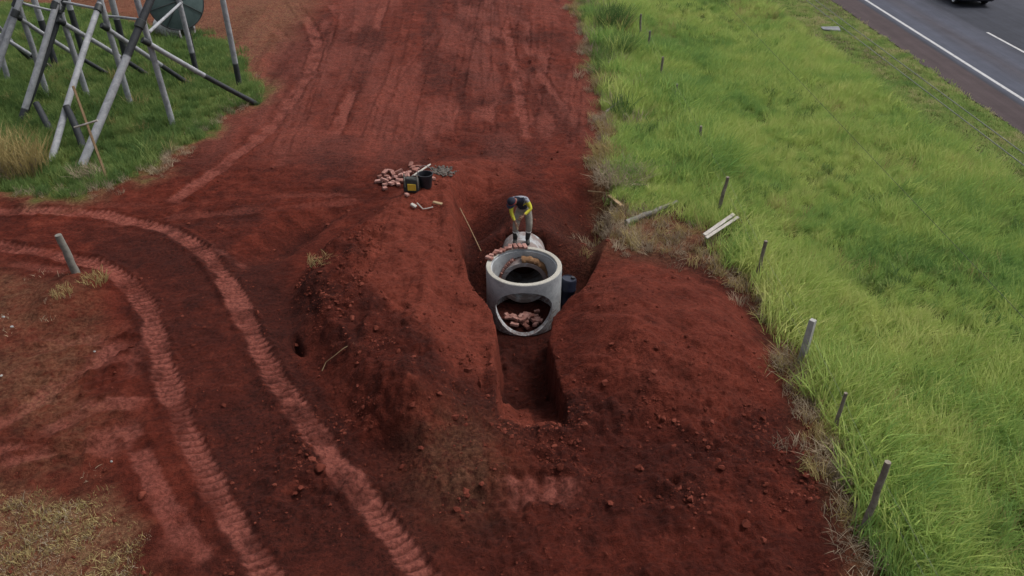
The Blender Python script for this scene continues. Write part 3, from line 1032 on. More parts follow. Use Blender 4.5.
do_scatter('meadow_grass', 'tall green meadow grass between fence line and road verge', 'grass', points(2.4, 15, 5.5, 52, 40, lambda x, y: m_tall(x, y) * near_dens(x, y)), tall, 0.6, 1.2, 0.18, 1.5,
           lambda x, y: (0.75 + 0.6 * np.clip(0.5 + fbm(x, y, 2.2, 3, 207), 0, 1)) * (1 + 0.55 * np.exp(-((x - 6.0) / 0.8) ** 2)))

stems = [tuft_obj('seed_stem_tuft', M['yellow'], 14, 0.62, 0.22, 0.010, (0.35, 0.2), 0.5, 31 + k) for k in range(3)]
do_scatter('seeding_grass', 'yellowish seeding stems mixed through the meadow grass', 'grass', points(4.5, 14, 5.5, 50, 9, lambda x, y: m_tall(x, y) * smooth(-0.15, 0.35, fbm(x, y, 3.0, 3, 231))), stems, 0.6, 1.1, 0.15, 1.2)
weeds = [tuft_obj('weed_tuft', M['lush'], 26, 0.45, 0.16, 0.035, (0.1, 0.05), 0.8, 36 + k) for k in range(3)]
do_scatter('meadow_weeds', 'darker broad-leaved weeds growing among the meadow grass', 'weeds', points(3.5, 14, 5.5, 46, 6, lambda x, y: m_tall(x, y) * (smooth(0.12, 0.4, fbm(x, y, 1.3, 3, 233)) + 0.5 * np.exp(-((x - field_edge(y) - 1.0) / 0.7) ** 2))), weeds, 0.6, 1.2, 0.2)
reeds = [tuft_obj('reed_tuft', M['grass'], 40, 0.95, 0.28, 0.024, (0.12, 0.0), 0.6, 46 + k) for k in range(2)] + [tuft_obj('reed_tuft', M['lush'], 40, 0.95, 0.28, 0.024, (0.12, 0.0), 0.6, 48), tuft_obj('dead_reed_tuft', M['straw'], 30, 0.6, 0.28, 0.02, (-0.2, -0.1), 0.9, 49)]
do_scatter('edge_reeds', 'tall reedy grass along the far dirt edge', 'grass', points(2.2, 6.5, 23, 48, 4.5, lambda x, y: smooth(0.15, 0.5, x - field_edge(y)) * smooth(2.2, 1.2, x - field_edge(y)) * smooth(24, 29, y)), reeds, 0.6, 1.5, 0.15)

# short mown verge along the road
short = [tuft_obj('verge_tuft', M['verge'], 30, 0.17, 0.18, 0.016, (0.1, 0.05), 0.8, 41 + k) for k in range(4)]


def v_patch(x, y):
    return smooth(12.8, 14.2, x) * smooth(0.02, 0.3, fbm(x, y * 0.5, 1.6, 3, 83))


def m_verge(x, y):
    m = smooth(12.2, 13.4, x + 0.5 * fbm(x, y, 2.5, 2, 203) + 0.03 * (y - 20) - 0.6) * smooth(17.02, 16.85, x + 0.15 * fbm(x, y, 1.0, 2, 209))
    return m * (1 - 0.85 * v_patch(x, y))


do_scatter('verge_grass', 'short mown grass strip beside the asphalt', 'grass', points(11.5, 17.3, 16, 52, 40, m_verge), short, 0.6, 1.3)
hay = [tuft_obj('cut_hay_tuft', M['straw'], 24, 0.10, 0.24, 0.016, (0, 0), 1.6, 151 + k) for k in range(3)]
do_scatter('cut_hay', 'pale cut hay lying in patches on the mown verge', 'hay', points(12.5, 17.0, 16, 52, 22, lambda x, y: v_patch(x, y) * 0.9), hay, 0.6, 1.2, 0.2)

# patch under the pole frame
lush = [tuft_obj('lush_tuft', M['lush'], 34, 0.36, 0.2, 0.018, (0.1, 0.02), 0.6, 61 + k) for k in range(4)]


def m_lush(x, y):
    return sample(INLEFT, x, y) * (0.75 + 0.25 * smooth(-0.2, 0.2, fbm(x, y, 0.9, 2, 211))) * smooth(0.9, 0.5, sample(MASKS['dry'], x, y))


do_scatter('lush_grass', 'dense green grass growing under the pole frame', 'grass', points(-26, -7.5, 20, 42, 24, m_lush), lush, 0.6, 1.25, 0.12, math.pi)

tallweed = [tuft_obj('tall_weed_tuft', M['lush'], 30, 0.75, 0.22, 0.022, (0.15, 0.0), 0.75, 161 + k) for k in range(3)] + [tuft_obj('dry_weed_tuft', M['yellow'], 24, 0.6, 0.2, 0.016, (0.1, -0.1), 0.9, 166)]
do_scatter('tall_weeds', 'tall uneven weeds scattered in the green patch under the poles', 'weeds', points(-24, -7.5, 20, 38, 5, lambda x, y: m_lush(x, y) * (0.12 + smooth(0.0, 0.4, fbm(x, y, 1.4, 3, 235)))), tallweed, 0.45, 1.15, 0.2)

# dead straw along the dirt edge and thatch
straw = [tuft_obj('straw_tuft', M['straw'], 28, 0.36, 0.20, 0.013, (-0.2, -0.25), 1.0, 81 + k, hvar=0.6) for k in range(4)]


def m_straw(x, y):
    e = field_edge(y)
    a = np.exp(-((x - e - 0.10 + 0.35 * fbm(x, y, 0.9, 2, 213)) / 0.36) ** 2) * smooth(-0.35, 0.15, fbm(x, y, 1.0, 2, 215) + 0.15)
    b_ = np.exp(-(((x - 4.0) / 1.4) ** 2 + ((y - 18.2) / 1.2) ** 2)) * 0.5
    return np.clip(a + b_, 0, 1)


do_scatter('dead_grass', 'dead straw-coloured grass fringing the dirt edge by the fence', 'grass', points(1.8, 7.5, 5.5, 46, 44, m_straw), straw + [tuft_obj('edge_tuft', M['yellow'], 24, 0.42, 0.18, 0.014, (-0.2, -0.1), 0.8, 91 + k) for k in range(2)], 0.5, 1.2, 0.3)


def m_straw2(x, y):
    d = poly_sd(x, y, LEFT_POLY)
    return np.exp(-((d + 0.15) / 0.35) ** 2) * smooth(-0.3, 0.2, fbm(x, y, 1.2, 2, 219)) * smooth(32, 28, y)


do_scatter('dead_grass', 'dead tan grass fringing the green patch below the poles', 'grass', points(-20, -7.5, 20, 31, 22, m_straw2), straw, 0.4, 0.9, 0.3)

yel = [tuft_obj('yellow_tuft', M['yellow'], 30, 0.15, 0.2, 0.012, (0.1, 0.0), 1.2, 101 + k, hvar=0.6) for k in range(4)]


def m_sod(x, y):
    return (1 - smooth(-0.5, 0.1, poly_sd(x, y, SOD_POLY) + 0.5 * fbm(x, y, 0.8, 3, 221))) * (0.25 + 0.75 * smooth(-0.25, 0.2, fbm(x, y, 0.6, 3, 223)))


do_scatter('yellow_sod', 'yellowing low sod patch at the haul road corner', 'grass', points(-10, -3.5, 5.5, 11, 110, m_sod), yel + [tuft_obj('short_straw_tuft', M['straw'], 22, 0.12, 0.2, 0.011, (0.1, 0.0), 1.3, 141 + k) for k in range(2)], 0.5, 1.1, 0.25)


def m_tan(x, y):
    tl = smooth(-9.6, -11.8, x + 0.02 * (y - 30)) * smooth(26.5, 29, y) * (1 - sample(INLEFT, x, y))
    lft = (1 - smooth(-0.6, 0.2, poly_sd(x, y, DRYLEFT_POLY))) * 0.35
    return np.clip(tl * 0.5 * smooth(-0.1, 0.35, fbm(x, y, 1.5, 3, 225)) + lft * smooth(0.05, 0.4, fbm(x, y, 1.0, 3, 227)), 0, 1) * (sample(MASKS['track'], x, y) < 0.1)


do_scatter('thin_dry_grass', 'thin dry grass dotting the tan ground on the left', 'grass', points(-30, -5, 6, 48, 12, m_tan), straw[:2] and [tuft_obj('thin_tuft', M['straw'], 14, 0.16, 0.2, 0.014, (0, 0), 1.2, 131 + k, hvar=0.6) for k in range(3)], 0.5, 1.1, 0.2)


# single clumps of grass that stand out
def clump(name, label, base, n, h, spread, width, mat, seed, lean=(0, 0), curl=0.9, second=None, group=None):
    V, F, T = blades(n, h, spread, width, lean, curl, seed, 5, 0.5)
    me = bpy.data.meshes.new('blade_mass')
    me.from_pydata(V, [], F)
    me.attributes.new('tip', 'FLOAT', 'POINT').data.foreach_set('value', np.array(T, np.float32))
    root = empty(name, base)
    obj('blade_mass', me, mat, root)
    if second:
        V, F, T = blades(second[0], second[1], spread * 0.9, width, lean, curl * 1.2, seed + 1, 5, 0.5)
        me = bpy.data.meshes.new('dead_leaf_mass')
        me.from_pydata(V, [], F)
        me.attributes.new('tip', 'FLOAT', 'POINT').data.foreach_set('value', np.array(T, np.float32))
        obj('dead_leaf_mass', me, second[2], root)
    tag(root, label, 'grass clump', group)
    return root


def gp(px, py):
    return on_ground(px, py)


clump('grass_clump', 'big yellow-green arching grass clump left of the leaning poles', gp(20, 172), 520, 1.55, 0.85, 0.022, M['yellow'], 301, (0.05, -0.05), 0.75, (260, 0.8, M['straw']))
clump('grass_clump', 'yellow grass clump at the left picture edge behind the arching one', gp(-8, 160), 240, 1.3, 0.7, 0.022, M['yellow'], 303, (0.0, 0.0), 0.8)
clump('grass_clump', 'pale dead tussock at the foot of the thickest pole', gp(88, 176), 200, 0.55, 0.45, 0.016, M['straw'], 305, (0, -0.1), 1.0)
clump('grass_clump', 'tallest reedy green grass clump at the far dirt edge', gp(612, 34), 420, 1.7, 0.75, 0.03, M['lush'], 307, (0.1, 0.0), 0.55, (120, 1.3, M['yellow']))
clump('grass_clump', 'reedy green clump just in front of the tallest reeds', gp(620, 56), 320, 1.3, 0.6, 0.026, M['lush'], 309, (0.12, -0.05), 0.75, (90, 0.6, M['straw']))
clump('grass_clump', 'drooping green clump with white dead leaves on the dirt edge', gp(606, 88), 180, 0.8, 0.55, 0.022, M['yellow'], 311, (-0.1, -0.1), 0.9, (160, 0.6, M['straw']))
clump('grass_clump', 'tangled dead brush heap on dirt edge above the yellow plank', gp(622, 180), 420, 0.8, 0.85, 0.016, M['straw'], 313, (0, -0.1), 1.3, (200, 0.6, M['straw']))
clump('grass_clump', 'bright lime tuft at the corner above the dead brush heap', gp(610, 160), 220, 0.7, 0.5, 0.022, M['yellow'], 315, (-0.2, 0), 0.9)
clump('grass_clump', 'small grass tuft beside the foot of the leaning grey stump', gp(95, 281), 120, 0.32, 0.3, 0.014, M['yellow'], 317)
clump('grass_clump', 'low yellow tuft left of the leaning grey stump', gp(62, 294), 90, 0.25, 0.25, 0.012, M['yellow'], 319)
clump('grass_clump', 'straw tussock on dirt edge below the weathered dark stake', gp(838, 470), 240, 0.55, 0.5, 0.012, M['straw'], 321, (-0.15, -0.15), 1.1)
clump('grass_clump', 'wide dead tussock at the base of the whitewashed post', gp(786, 368), 200, 0.5, 0.45, 0.012, M['straw'], 323, (-0.15, -0.1), 1.1, (120, 0.55, M['yellow']))
clump('grass_clump', 'matted dead grass at the lower end of the dirt edge', gp(862, 548), 260, 0.42, 0.5, 0.012, M['straw'], 325, (-0.1, -0.2), 1.2)
clump('grass_clump', 'dry tuft of stems along the top of the left bank scarp', gp(318, 262), 70, 0.3, 0.28, 0.010, M['yellow'], 327, (0.2, -0.1), 1.2)

# ------------------------------------------------------------------ clods of earth
def clod_mesh(rg, sub=1):
    bm = bmesh.new()
    bmesh.ops.create_icosphere(bm, subdivisions=sub, radius=1)
    V = np.array([v.co[:] for v in bm.verts]); F = [tuple(v.index for v in f.verts) for f in bm.faces]
    bm.free()
    return V, F


CV, CF = clod_mesh(RNG, 1)
n0 = 0; AV = []; AF = []


def add_clod(x, y, r, sink=0.3):
    global n0
    s = r * RNG.uniform(0.65, 1.2, 3) * np.array([1, 1, 0.8])
    V = CV * (1 + RNG.normal(0, 0.24, (len(CV), 1)))
    a = RNG.uniform(0, 6.28); c, sn = math.cos(a), math.sin(a)
    V = V * s
    V = np.stack([V[:, 0] * c - V[:, 1] * sn, V[:, 0] * sn + V[:, 1] * c, V[:, 2]], -1)
    AV.append(V + np.array([x, y, gz(x, y) + r * (0.5 - sink)]))
    AF.append(np.array(CF) + n0)
    n0 += len(V)


xs = RNG.uniform(-9, 5.6, 60000); ysr = RNG.uniform(6.2, 24, 60000)
cm = sample(CLOD, xs, ysr); tm = sample(MASKS['track'], xs, ysr)
pk = RNG.uniform(0, 1, 60000) < (np.clip(cm, 0, 1) ** 1.2 * 0.5 * (0.10 + 1.6 * smooth(0.0, 0.4, fbm(xs, ysr, 0.9, 3, 401))) + 0.03)
dk = (xs < field_edge(ysr)) & (tm < 0.1) & (np.hypot(xs - RC.x, ysr - RC.y) > 1.0)
sel = np.where(pk & dk)[0]
for i in sel:
    add_clod(xs[i], ysr[i], float(np.clip(RNG.lognormal(-4.15, 0.55), 0.009, 0.065)))
gy_, gx_ = np.gradient(Z, GY, GX)
slope_xy = np.hypot(gx_, gy_)
xs2 = RNG.uniform(-6, 5.4, 90000); ys2 = RNG.uniform(8.5, 20, 90000)
sl2 = sample(slope_xy, xs2, ys2)
want = smooth(0.25, 0.7, sl2) * 0.05 * smooth(0.0, 0.35, fbm(xs2, ys2, 0.7, 3, 411)) * (np.hypot(xs2 - RC.x, ys2 - RC.y) > 1.0) * (np.abs(xs2 - PIPE_X) > 0.7) * (xs2 < field_edge(ys2) - 0.1) * (sample(MASKS['track'], xs2, ys2) < 0.1)
for i in np.where(RNG.uniform(0, 1, 90000) < want)[0]:
    add_clod(xs2[i], ys2[i], float(np.clip(RNG.lognormal(-3.9, 0.5), 0.012, 0.07)), 0.35)
AVn = np.concatenate(AV); AFn = np.concatenate(AF)
cme = bpy.data.meshes.new('soil_clods')
cme.from_pydata(AVn.tolist(), [], AFn.tolist())
clods = obj('soil_clods', cme, M['clod'])
clods['kind'] = 'stuff'
clods['label'] = 'loose crumbs of red soil strewn over the excavated banks'
clods['category'] = 'soil'
print('clods', len(AV))

BV, BF = clod_mesh(RNG, 2)
big_px = [(604, 383, .08), (655, 372, .08), (663, 421, .09), (612, 345, .06), (440, 395, .09), (412, 408, .08), (385, 300, .08), (352, 320, .09), (376, 330, .08), (468, 372, .10), (480, 386, .09),
          (322, 470, .10), (745, 525, .10), (690, 500, .08), (560, 470, .08), (142, 497, .11), (398, 352, .08), (640, 470, .09), (720, 470, .08), (455, 420, .09), (585, 425, .08)]
for k, (px, py, r) in enumerate(big_px):
    b0 = on_ground(px, py)
    V = BV * (1 + RNG.normal(0, 0.07, (len(BV), 1)))
    for _ in range(10):                                # broken flat faces
        nn = RNG.normal(0, 1, 3); nn /= np.linalg.norm(nn)
        dd = V @ nn; V = V - np.outer(np.clip(dd - 0.5, 0, None), nn)
    V = V * (RNG.uniform(0.8, 1.3, 3) * r * np.array([1, 1, 0.8]))
    me = bpy.data.meshes.new('earth_lump')
    me.from_pydata(V.tolist(), [], BF)
    o = obj('earth_lump', me, M['clod'], None, b0 + Vector((0, 0, r * 0.15)), (RNG.uniform(-.3, .3), RNG.uniform(-.3, .3), RNG.uniform(0, 6)))
    tag(o, 'large red lump of earth lying loose on the dug soil', 'soil lump', 'large lumps of earth on the dug soil')

for k, (px, py, r) in enumerate([(4, 318, .05), (12, 327, .06), (2, 377, .05), (95, 353, .045), (112, 463, .04)]):
    b0 = on_ground(px, py)
    V = BV * (1 + RNG.normal(0, 0.09, (len(BV), 1))) * (RNG.uniform(0.7, 1.2, 3) * r * 0.65 * np.array([1, 1, 0.7]))
    me = bpy.data.meshes.new('white_stone')
    me.from_pydata(V.tolist(), [], BF)
    o = obj('white_stone', me, M['stone'], None, b0 + Vector((0, 0, r * 0.2)))
    tag(o, 'small white stone on the tan ground at left', 'stone', 'white stones on the left ground')

# ------------------------------------------------------------------ concrete ring with two round cut-outs
prof = [(R_OUT, 0.0), (R_OUT, 1.385), (R_OUT - 0.012, 1.40), (0.785, 1.40), (0.776, 1.39), (0.772, 1.345), (R_IN, 1.337), (R_IN, 0.0)]
rbm = MB()
rbm.lathe(prof, 96, close=True)
ring = obj('concrete_ring', rbm, M['concrete'], None, (RC.x, RC.y, RZ0))


def cutter(r, y0, y1, zc, xc=0.0, rz=None):
    b = MB()
    mt = Matrix.Translation((RC.x + xc, 0, zc)) @ Matrix.Diagonal((1, 1, (rz or r) / r, 1)) @ Matrix.Rotation(math.pi / 2, 4, 'X')
    b.lathe([(0.0, -y0), (r, -y0), (r, -y1), (0.0, -y1)], 72, mat=mt)
    return obj('cutter', b, None)


c1 = cutter(0.66, RC.y - 1.6, RC.y - 0.1, RZ0 + 0.605, 0.0, 0.60)
c2 = cutter(0.60, RC.y + 0.1, RC.y + 1.6, PIPE_Z, PIPE_X - RC.x)
for c in (c1, c2):
    md = ring.modifiers.new('cut', 'BOOLEAN')
    md.object = c
    md.operation = 'DIFFERENCE'
    md.solver = 'EXACT'
apply_mods(ring)
if len(ring.data.materials) == 0:
    ring.data.materials.append(M['concrete'])
ring.data.shade_smooth()
ring.data.set_sharp_from_angle(angle=R(28))
for c in (c1, c2):
    bpy.data.objects.remove(c)
tag(ring, 'grey precast concrete manhole ring with round cut-out standing in the trench', 'concrete ring')

# ------------------------------------------------------------------ concrete drain pipe behind it
pb = MB()
mt = Matrix.Translation((PIPE_X, 0, PIPE_Z)) @ Matrix.Rotation(-math.pi / 2, 4, 'X')
pb.lathe([(PIPE_RI, PIPE_Y0), (PIPE_RO - 0.01, PIPE_Y0), (PIPE_RO, PIPE_Y0 + 0.01), (PIPE_RO, PIPE_Y1), (PIPE_RI, PIPE_Y1)], 64, close=True, mat=mt)
pipe = obj('drain_pipe', pb, concrete_material('muddy_concrete', (0.34, 0.50), None, False), None, None, None, 30)
tag(pipe, 'large muddy concrete drain pipe entering the back of the ring', 'pipe')

# clay packed round the pipe inside the ring (right and top), bricks at left
cb = MB()
cv = []
seg, cs = 36, 8
for i in range(seg + 1):
    a = R(8) + R(88) * i / seg
    for j in range(cs):
        q = 2 * math.pi * j / cs
        rr = PIPE_RO + 0.03 + 0.085 * math.cos(q) + 0.012 * math.sin(i * 0.9 + j)
        yy = 16.33 + 0.11 * math.sin(q) + 0.01 * math.sin(i * 1.3 + j * 2)
        cv.append((PIPE_X + rr * math.cos(a), yy, PIPE_Z + rr * math.sin(a)))
cf = []
for i in range(seg):
    for j in range(cs):
        cf.append((i * cs + j, i * cs + (j + 1) % cs, (i + 1) * cs + (j + 1) % cs, (i + 1) * cs + j))
cf += [tuple(range(cs - 1, -1, -1)), tuple(seg * cs + j for j in range(cs))]
cb.add(cv, cf)
cl_o = obj('clay_seal', cb, M['clay'], None, None, None, 60)
tag(cl_o, 'orange clay packed around the pipe mouth inside the ring', 'clay')

# ------------------------------------------------------------------ bricks
brick_me = [bevel_box('brick', (0.235, 0.115, 0.075), 0.008, 1, 0.004) for k in range(4)]
for b_ in brick_me:
    b_.materials.append(M['brick'])


_nt = M['brick'].node_tree
_b = _nt.nodes['Principled BSDF']
_src = _b.inputs['Base Color'].links[0].from_socket
_oi = _nt.nodes.new('ShaderNodeObjectInfo')
_tone = ramp(_nt, _oi.outputs['Random'], [(0.0, (0.55, 0.42, 0.38)), (0.35, (0.85, 0.78, 0.76)), (0.7, (1.05, 1.02, 1.0)), (1.0, (1.2, 1.2, 1.2))])
_dust = ramp(_nt, noise(_nt, 14, 5, 0.7, pos(_nt)), [(0.48, (0.0,) * 3), (0.68, (0.7,) * 3)])
_nt.links.new(mixc(_nt, _dust, mixc(_nt, 1.0, _src, _tone, 'MULTIPLY'), (0.14, 0.042, 0.028)), _b.inputs['Base Color'])


def brick(loc, rot, label, group, sc=1.0):
    o = bpy.data.objects.new('brick', random.choice(brick_me))
    COL.objects.link(o)
    o.location = loc
    o.rotation_euler = rot
    o.scale = (sc * random.choice((1, 1, 1, 0.8, 0.55)), sc, sc)
    tag(o, label, 'brick', group)
    return o


pile_px = [(379, 183), (385, 186), (380, 178), (387, 178), (391, 181), (393, 175), (396, 179), (399, 173), (401, 178), (405, 175), (403, 182), (408, 179), (410, 174), (389, 172), (385, 174), (395, 184),
           (413, 181), (416, 171), (418, 168), (413, 169), (411, 166), (419, 174), (398, 186), (406, 186), (383, 182), (391, 185)]
for px, py in pile_px:
    g = on_ground(px, py)
    brick(g + Vector((0, 0, 0.045)), (random.uniform(-.25, .25), random.uniform(-.25, .25), random.uniform(0, 3.14)), 'pink clay brick in the loose heap beside the bucket', 'bricks in the loose heap')
for px, py in [(389, 180), (395, 178), (401, 176), (385, 181), (408, 176), (415, 172), (398, 181)]:
    g = on_ground(px, py + 3)
    brick(g + Vector((0, 0, 0.13)), (random.uniform(-.5, .5), random.uniform(-.5, .5), random.uniform(0, 3.14)), 'pink clay brick lying on top of the loose heap', 'bricks on top of the loose heap')
for (px, py), lb in zip([(385, 190), (407, 196.5), (433, 180)], ['single pale brick just in front of the heap', 'lone broken brick in front of the yellow-fronted bag', 'lone brick right of the black bucket']):
    g = on_ground(px, py)
    brick(g + Vector((0, 0, 0.045)), (0.05, 0.1, 0.5 if px < 400 else 2.2), lb, None, 0.8 if px == 407 else 1.0)

# on the back left of the rim
for k in range(10):
    a = R(88 + k * 8.2)
    rr = 0.835 + random.uniform(-0.02, 0.03)
    brick((RC.x + rr * math.cos(a), RC.y + rr * math.sin(a), RZ1 + 0.042), (0, 0, a + random.uniform(-.5, .5)), 'brick set in the row along the back of the ring rim', 'bricks along the ring rim', 0.82)
# strewn on the floor of the ring, seen through the front opening
for k in range(26):
    a = random.uniform(0, 6.28); rr = 0.50 * math.sqrt(random.random())
    lay = 1 if k > 16 else 0
    brick((RC.x - 0.03 + rr * math.cos(a) * (0.85 - 0.35 * lay), RC.y - 0.32 + rr * math.sin(a) * (0.6 - 0.2 * lay), RZ0 + 0.075 + 0.075 * lay), (random.uniform(-.3, .3), random.uniform(-.3, .3), random.uniform(0, 3.14)),
          'brick thrown on the floor inside the concrete ring', 'bricks on the ring floor', 0.85)
brick((RC.x + 0.33, RC.y + 0.05, RZ0 + 0.06), (0, 0, 0.4), 'single brick lying apart at the right of the ring floor', None, 0.7)
# packed left of the pipe mouth
for row in range(9):
    for k in range(2):
        a = R(186 - row * 8.8 + k * 4)
        rr = PIPE_RO - 0.02 + 0.062 * k
        bx = PIPE_X + rr * math.cos(a)
        yy = RC.y + math.sqrt(max(0.05, R_IN ** 2 - (bx - RC.x) ** 2)) - 0.01 + random.uniform(-.02, .02)
        rot_ = Matrix.Rotation(math.pi / 2 - a, 3, 'Y') @ Matrix.Rotation(math.pi / 2 + random.uniform(-.12, .12), 3, 'Z')
        brick((bx, yy, PIPE_Z + rr * math.sin(a)), rot_.to_euler(), 'brick packed at the left of the pipe mouth', 'bricks packed around the pipe mouth', 0.72)

# ------------------------------------------------------------------ navy drum in the gap right of the ring
dr0 = Vector((1.26, 15.95, gz(1.26, 15.95)))
drum = empty('plastic_drum', dr0, (R(-4), R(7), 0))
db = MB()
db.lathe([(0.0, 0.0), (0.185, 0.0), (0.20, 0.02), (0.20, 0.28), (0.212, 0.30), (0.212, 0.33), (0.20, 0.35), (0.20, 0.62), (0.212, 0.64), (0.212, 0.67), (0.20, 0.69), (0.195, 0.88), (0.17, 0.93), (0.16, 0.93), (0.155, 0.915), (0.0, 0.915)], 32)
obj('body', db, M['navy'], drum, None, None, 35)
lb_ = MB()
lb_.lathe([(0.0, 0.965), (0.045, 0.965), (0.05, 0.955), (0.05, 0.91), (0.0, 0.91)], 16, mat=Matrix.Translation((0.09, 0.02, 0)))
obj('screw_cap', lb_, M['black'], drum, None, None, 35)
tag(drum, 'dark navy plastic drum wedged in the gap right of the ring', 'drum')

# ------------------------------------------------------------------ poles: fence posts, stump, planks, sticks
def wob_tube(p0, p1, r0, r1, seg=10, n=6, amp=0.012, seed=0):
    rg = random.Random(seed)
    b = MB()
    p0, p1 = Vector(p0), Vector(p1)
    pts, rad = [], []
    for i in range(n):
        t = i / (n - 1)
        q = p0.lerp(p1, t)
        if 0 < i < n - 1:
            q += Vector((rg.uniform(-amp, amp), rg.uniform(-amp, amp), 0))
        pts.append(q); rad.append((r0 + (r1 - r0) * t) * rg.uniform(0.93, 1.06))
    b.tube(pts, rad, seg)
    return b


def fence_post(base_px, top_px, r, mat, label, name='fence_post', sq=False, depth_y=None):
    b0 = P(*base_px)
    Yb = depth_y or b0.y
    x0 = b0.x
    top = PY(top_px[0], top_px[1], Yb)
    zg = gz(x0, Yb)
    base = Vector((x0, Yb, zg))
    tp = top - base
    if sq:
        b = MB()
        t = tp.normalized()
        b.tube([Vector((0, 0, -0.15)), Vector((0, 0, 0)) + tp * 0.5, tp - t * 0.015, tp], [r * 1.3, r * 1.3, r * 1.22, r * 1.1], 4)
    else:
        b = wob_tube((0, 0, -0.15), tp, r * 1.05, r * 0.92, 10, 7, 0.012, int(base_px[0]))
    o = obj(name, b, mat, None, base, None, 40)
    tag(o, label, 'post', 'fence posts along the meadow edge' if name == 'fence_post' else None)
    return o


fence_post((862, 534), (888, 462), 0.052, M['oldwood'], 'thick weathered dark stake leaning right, nearest of the fence posts')
fence_post((831, 438), (846, 393), 0.034, M['oldwood'], 'thin leaning fence stake between whitewashed post and nearest dark stake')
fence_post((800, 366), (813, 320), 0.066, M['postpaint'], 'whitewashed concrete fence post standing out pale by the right mound', sq=True)
fence_post((756, 280), (766, 241), 0.046, M['oldwood'], 'brown fence post next beyond the whitewashed one')
fence_post((716, 216), (728, 177), 0.05, M['oldwood'], 'brown fence post just behind the pair of pale planks')
fence_post((699, 150), (701, 126), 0.045, M['oldwood'], 'short brown fence post half sunk in meadow grass past the planks')
fence_post((675, 102), (677, 84), 0.045, M['greywood'], 'thin grey fence stake barely above the meadow grass')
fence_post((660, 80), (663, 57), 0.05, M['oldwood'], 'upright dark fence post standing clear in far meadow')
fence_post((648, 52), (650, 31), 0.05, M['greywood'], 'second farthest fence post, grey, near the reeds')
fence_post((640, 36), (641, 14), 0.05, M['oldwood'], 'farthest fence post beside the reedy clump')
stump = fence_post((80, 283), (58, 235), 0.085, M['greywood'], 'grey wooden stump post leaning left on a small red mound', 'leaning_post')

# wires along the fence
for zz, nm in ((0.75, 'upper'), (0.45, 'lower')):
    b = MB()
    pts = [Vector((5.86 + 0.02 * math.sin(k), 4 + k * 1.0, zz + 0.04 * math.sin(k * 0.9) + 0.02 * math.sin(k * 2.1))) for k in range(0, 48)]
    b.tube(pts, 0.0016, 5)
    o = obj('fence_wire', b, M['wire'])
    tag(o, nm + ' slack fence wire strung along the fence posts', 'wire', 'fence wires')


def plank(name, px0, px1, w, t, mat, label, lift=0.03, lift2=None, cat='plank', roll=0.0):
    a = P(px0[0], px0[1], on_ground(*px0).z + lift); c = P(px1[0], px1[1], on_ground(*px1).z + (lift if lift2 is None else lift2))
    d = c - a
    L = d.length
    me = bevel_box(name, (L, w, t), min(0.008, t * 0.2), 1, 0.004)
    o = obj(name, me, mat, None, (a + c) / 2)
    x = d.normalized()
    z = Vector((0, 0, 1)); y = z.cross(x).normalized(); z = x.cross(y)
    m = Matrix((x, y, z)).transposed() @ Matrix.Rotation(roll, 3, 'X')
    o.rotation_euler = m.to_euler()
    tag(o, label, cat)
    return o


plank('plank', (704, 235), (734, 214), 0.10, 0.04, M['paleplank'], 'upper of two pale planks lying by the fence', 0.34, 0.42, roll=0.3)
plank('plank', (706, 238), (738, 217), 0.08, 0.035, M['paleplank'], 'lower whiter of two pale planks lying by the fence', 0.30, 0.38, roll=0.3)
plank('plank', (609, 195), (622, 206), 0.11, 0.04, M['newwood'], 'short yellow plank at the dirt edge below the dead brush', 0.12, 0.10)
plank('timber_offcut', (411, 204), (416, 207), 0.10, 0.06, M['paleplank'], 'short pale timber offcut, left one in front of the bag', 0.04, cat='timber')
plank('timber_offcut', (433, 202), (442, 204), 0.10, 0.04, M['newwood'], 'yellowish timber offcut right of the bent stick', 0.04, cat='timber')

a, c = P(626, 223, gz(*P(626, 223)[:2]) + 0.07), P(677, 202, gz(*P(677, 202)[:2]) + 0.12)
lg = wob_tube(a, c, 0.085, 0.06, 12, 9, 0.035, 5)
tag(obj('log', lg, M['greywood'], None, None, None, 40), 'fallen grey log lying across the bare patch', 'log')


def stick(px, rad, mat, label, lifts, name='stick', cat='stick'):
    pts = [P(q[0], q[1], on_ground(*q).z + l) for q, l in zip(px, lifts)]
    b = MB()
    b.tube(pts, [rad * (1 - 0.2 * i / len(pts)) for i in range(len(pts))], 8)
    return tag(obj(name, b, mat, None, None, None, 40), label, cat)


stick([(588, 191), (600, 192), (610, 193)], 0.018, M['newwood'], 'thin pale stick left of the short yellow plank', (0.06, 0.05, 0.05))
stick([(606, 112), (618, 102), (628, 91)], 0.04, M['greywood'], 'grey pole lying in the grass at the far dirt edge', (0.08, 0.16, 0.25))
stick([(592, 46), (597, 36), (602, 27)], 0.035, M['oldwood'], 'dark branch poking out of grass beside the reeds', (0.1, 0.3, 0.45))
stick([(604, 70), (609, 62), (614, 54)], 0.022, M['greywood'], 'pale bare branch in the grass below the reeds', (0.1, 0.25, 0.35))
stick([(417, 203), (423, 209), (427, 208.5), (433, 207)], 0.018, M['paleplank'], 'bent pale stick lying between the two timber offcuts', (0.03, 0.03, 0.03, 0.03))
stick([(322, 371), (326, 362), (334, 356), (344, 348), (354, 343)], 0.008, M['newwood'], 'crooked pale root lying on the left bank', (0.03, 0.05, 0.04, 0.05, 0.03), 'root', 'root')
# long thin rod leaning into the pit
a = P(460, 208, on_ground(460, 208).z + 0.10); c = P(481, 251, on_ground(481, 251).z + 0.05)
b = MB(); b.tube([a, a.lerp(c, .5) + Vector((0, 0, 0.02)), c], 0.010, 8)
tag(obj('wooden_rod', b, M['newwood'], None, None, None, 40), 'long thin wooden rod leaning into the pit left of the ring', 'rod')

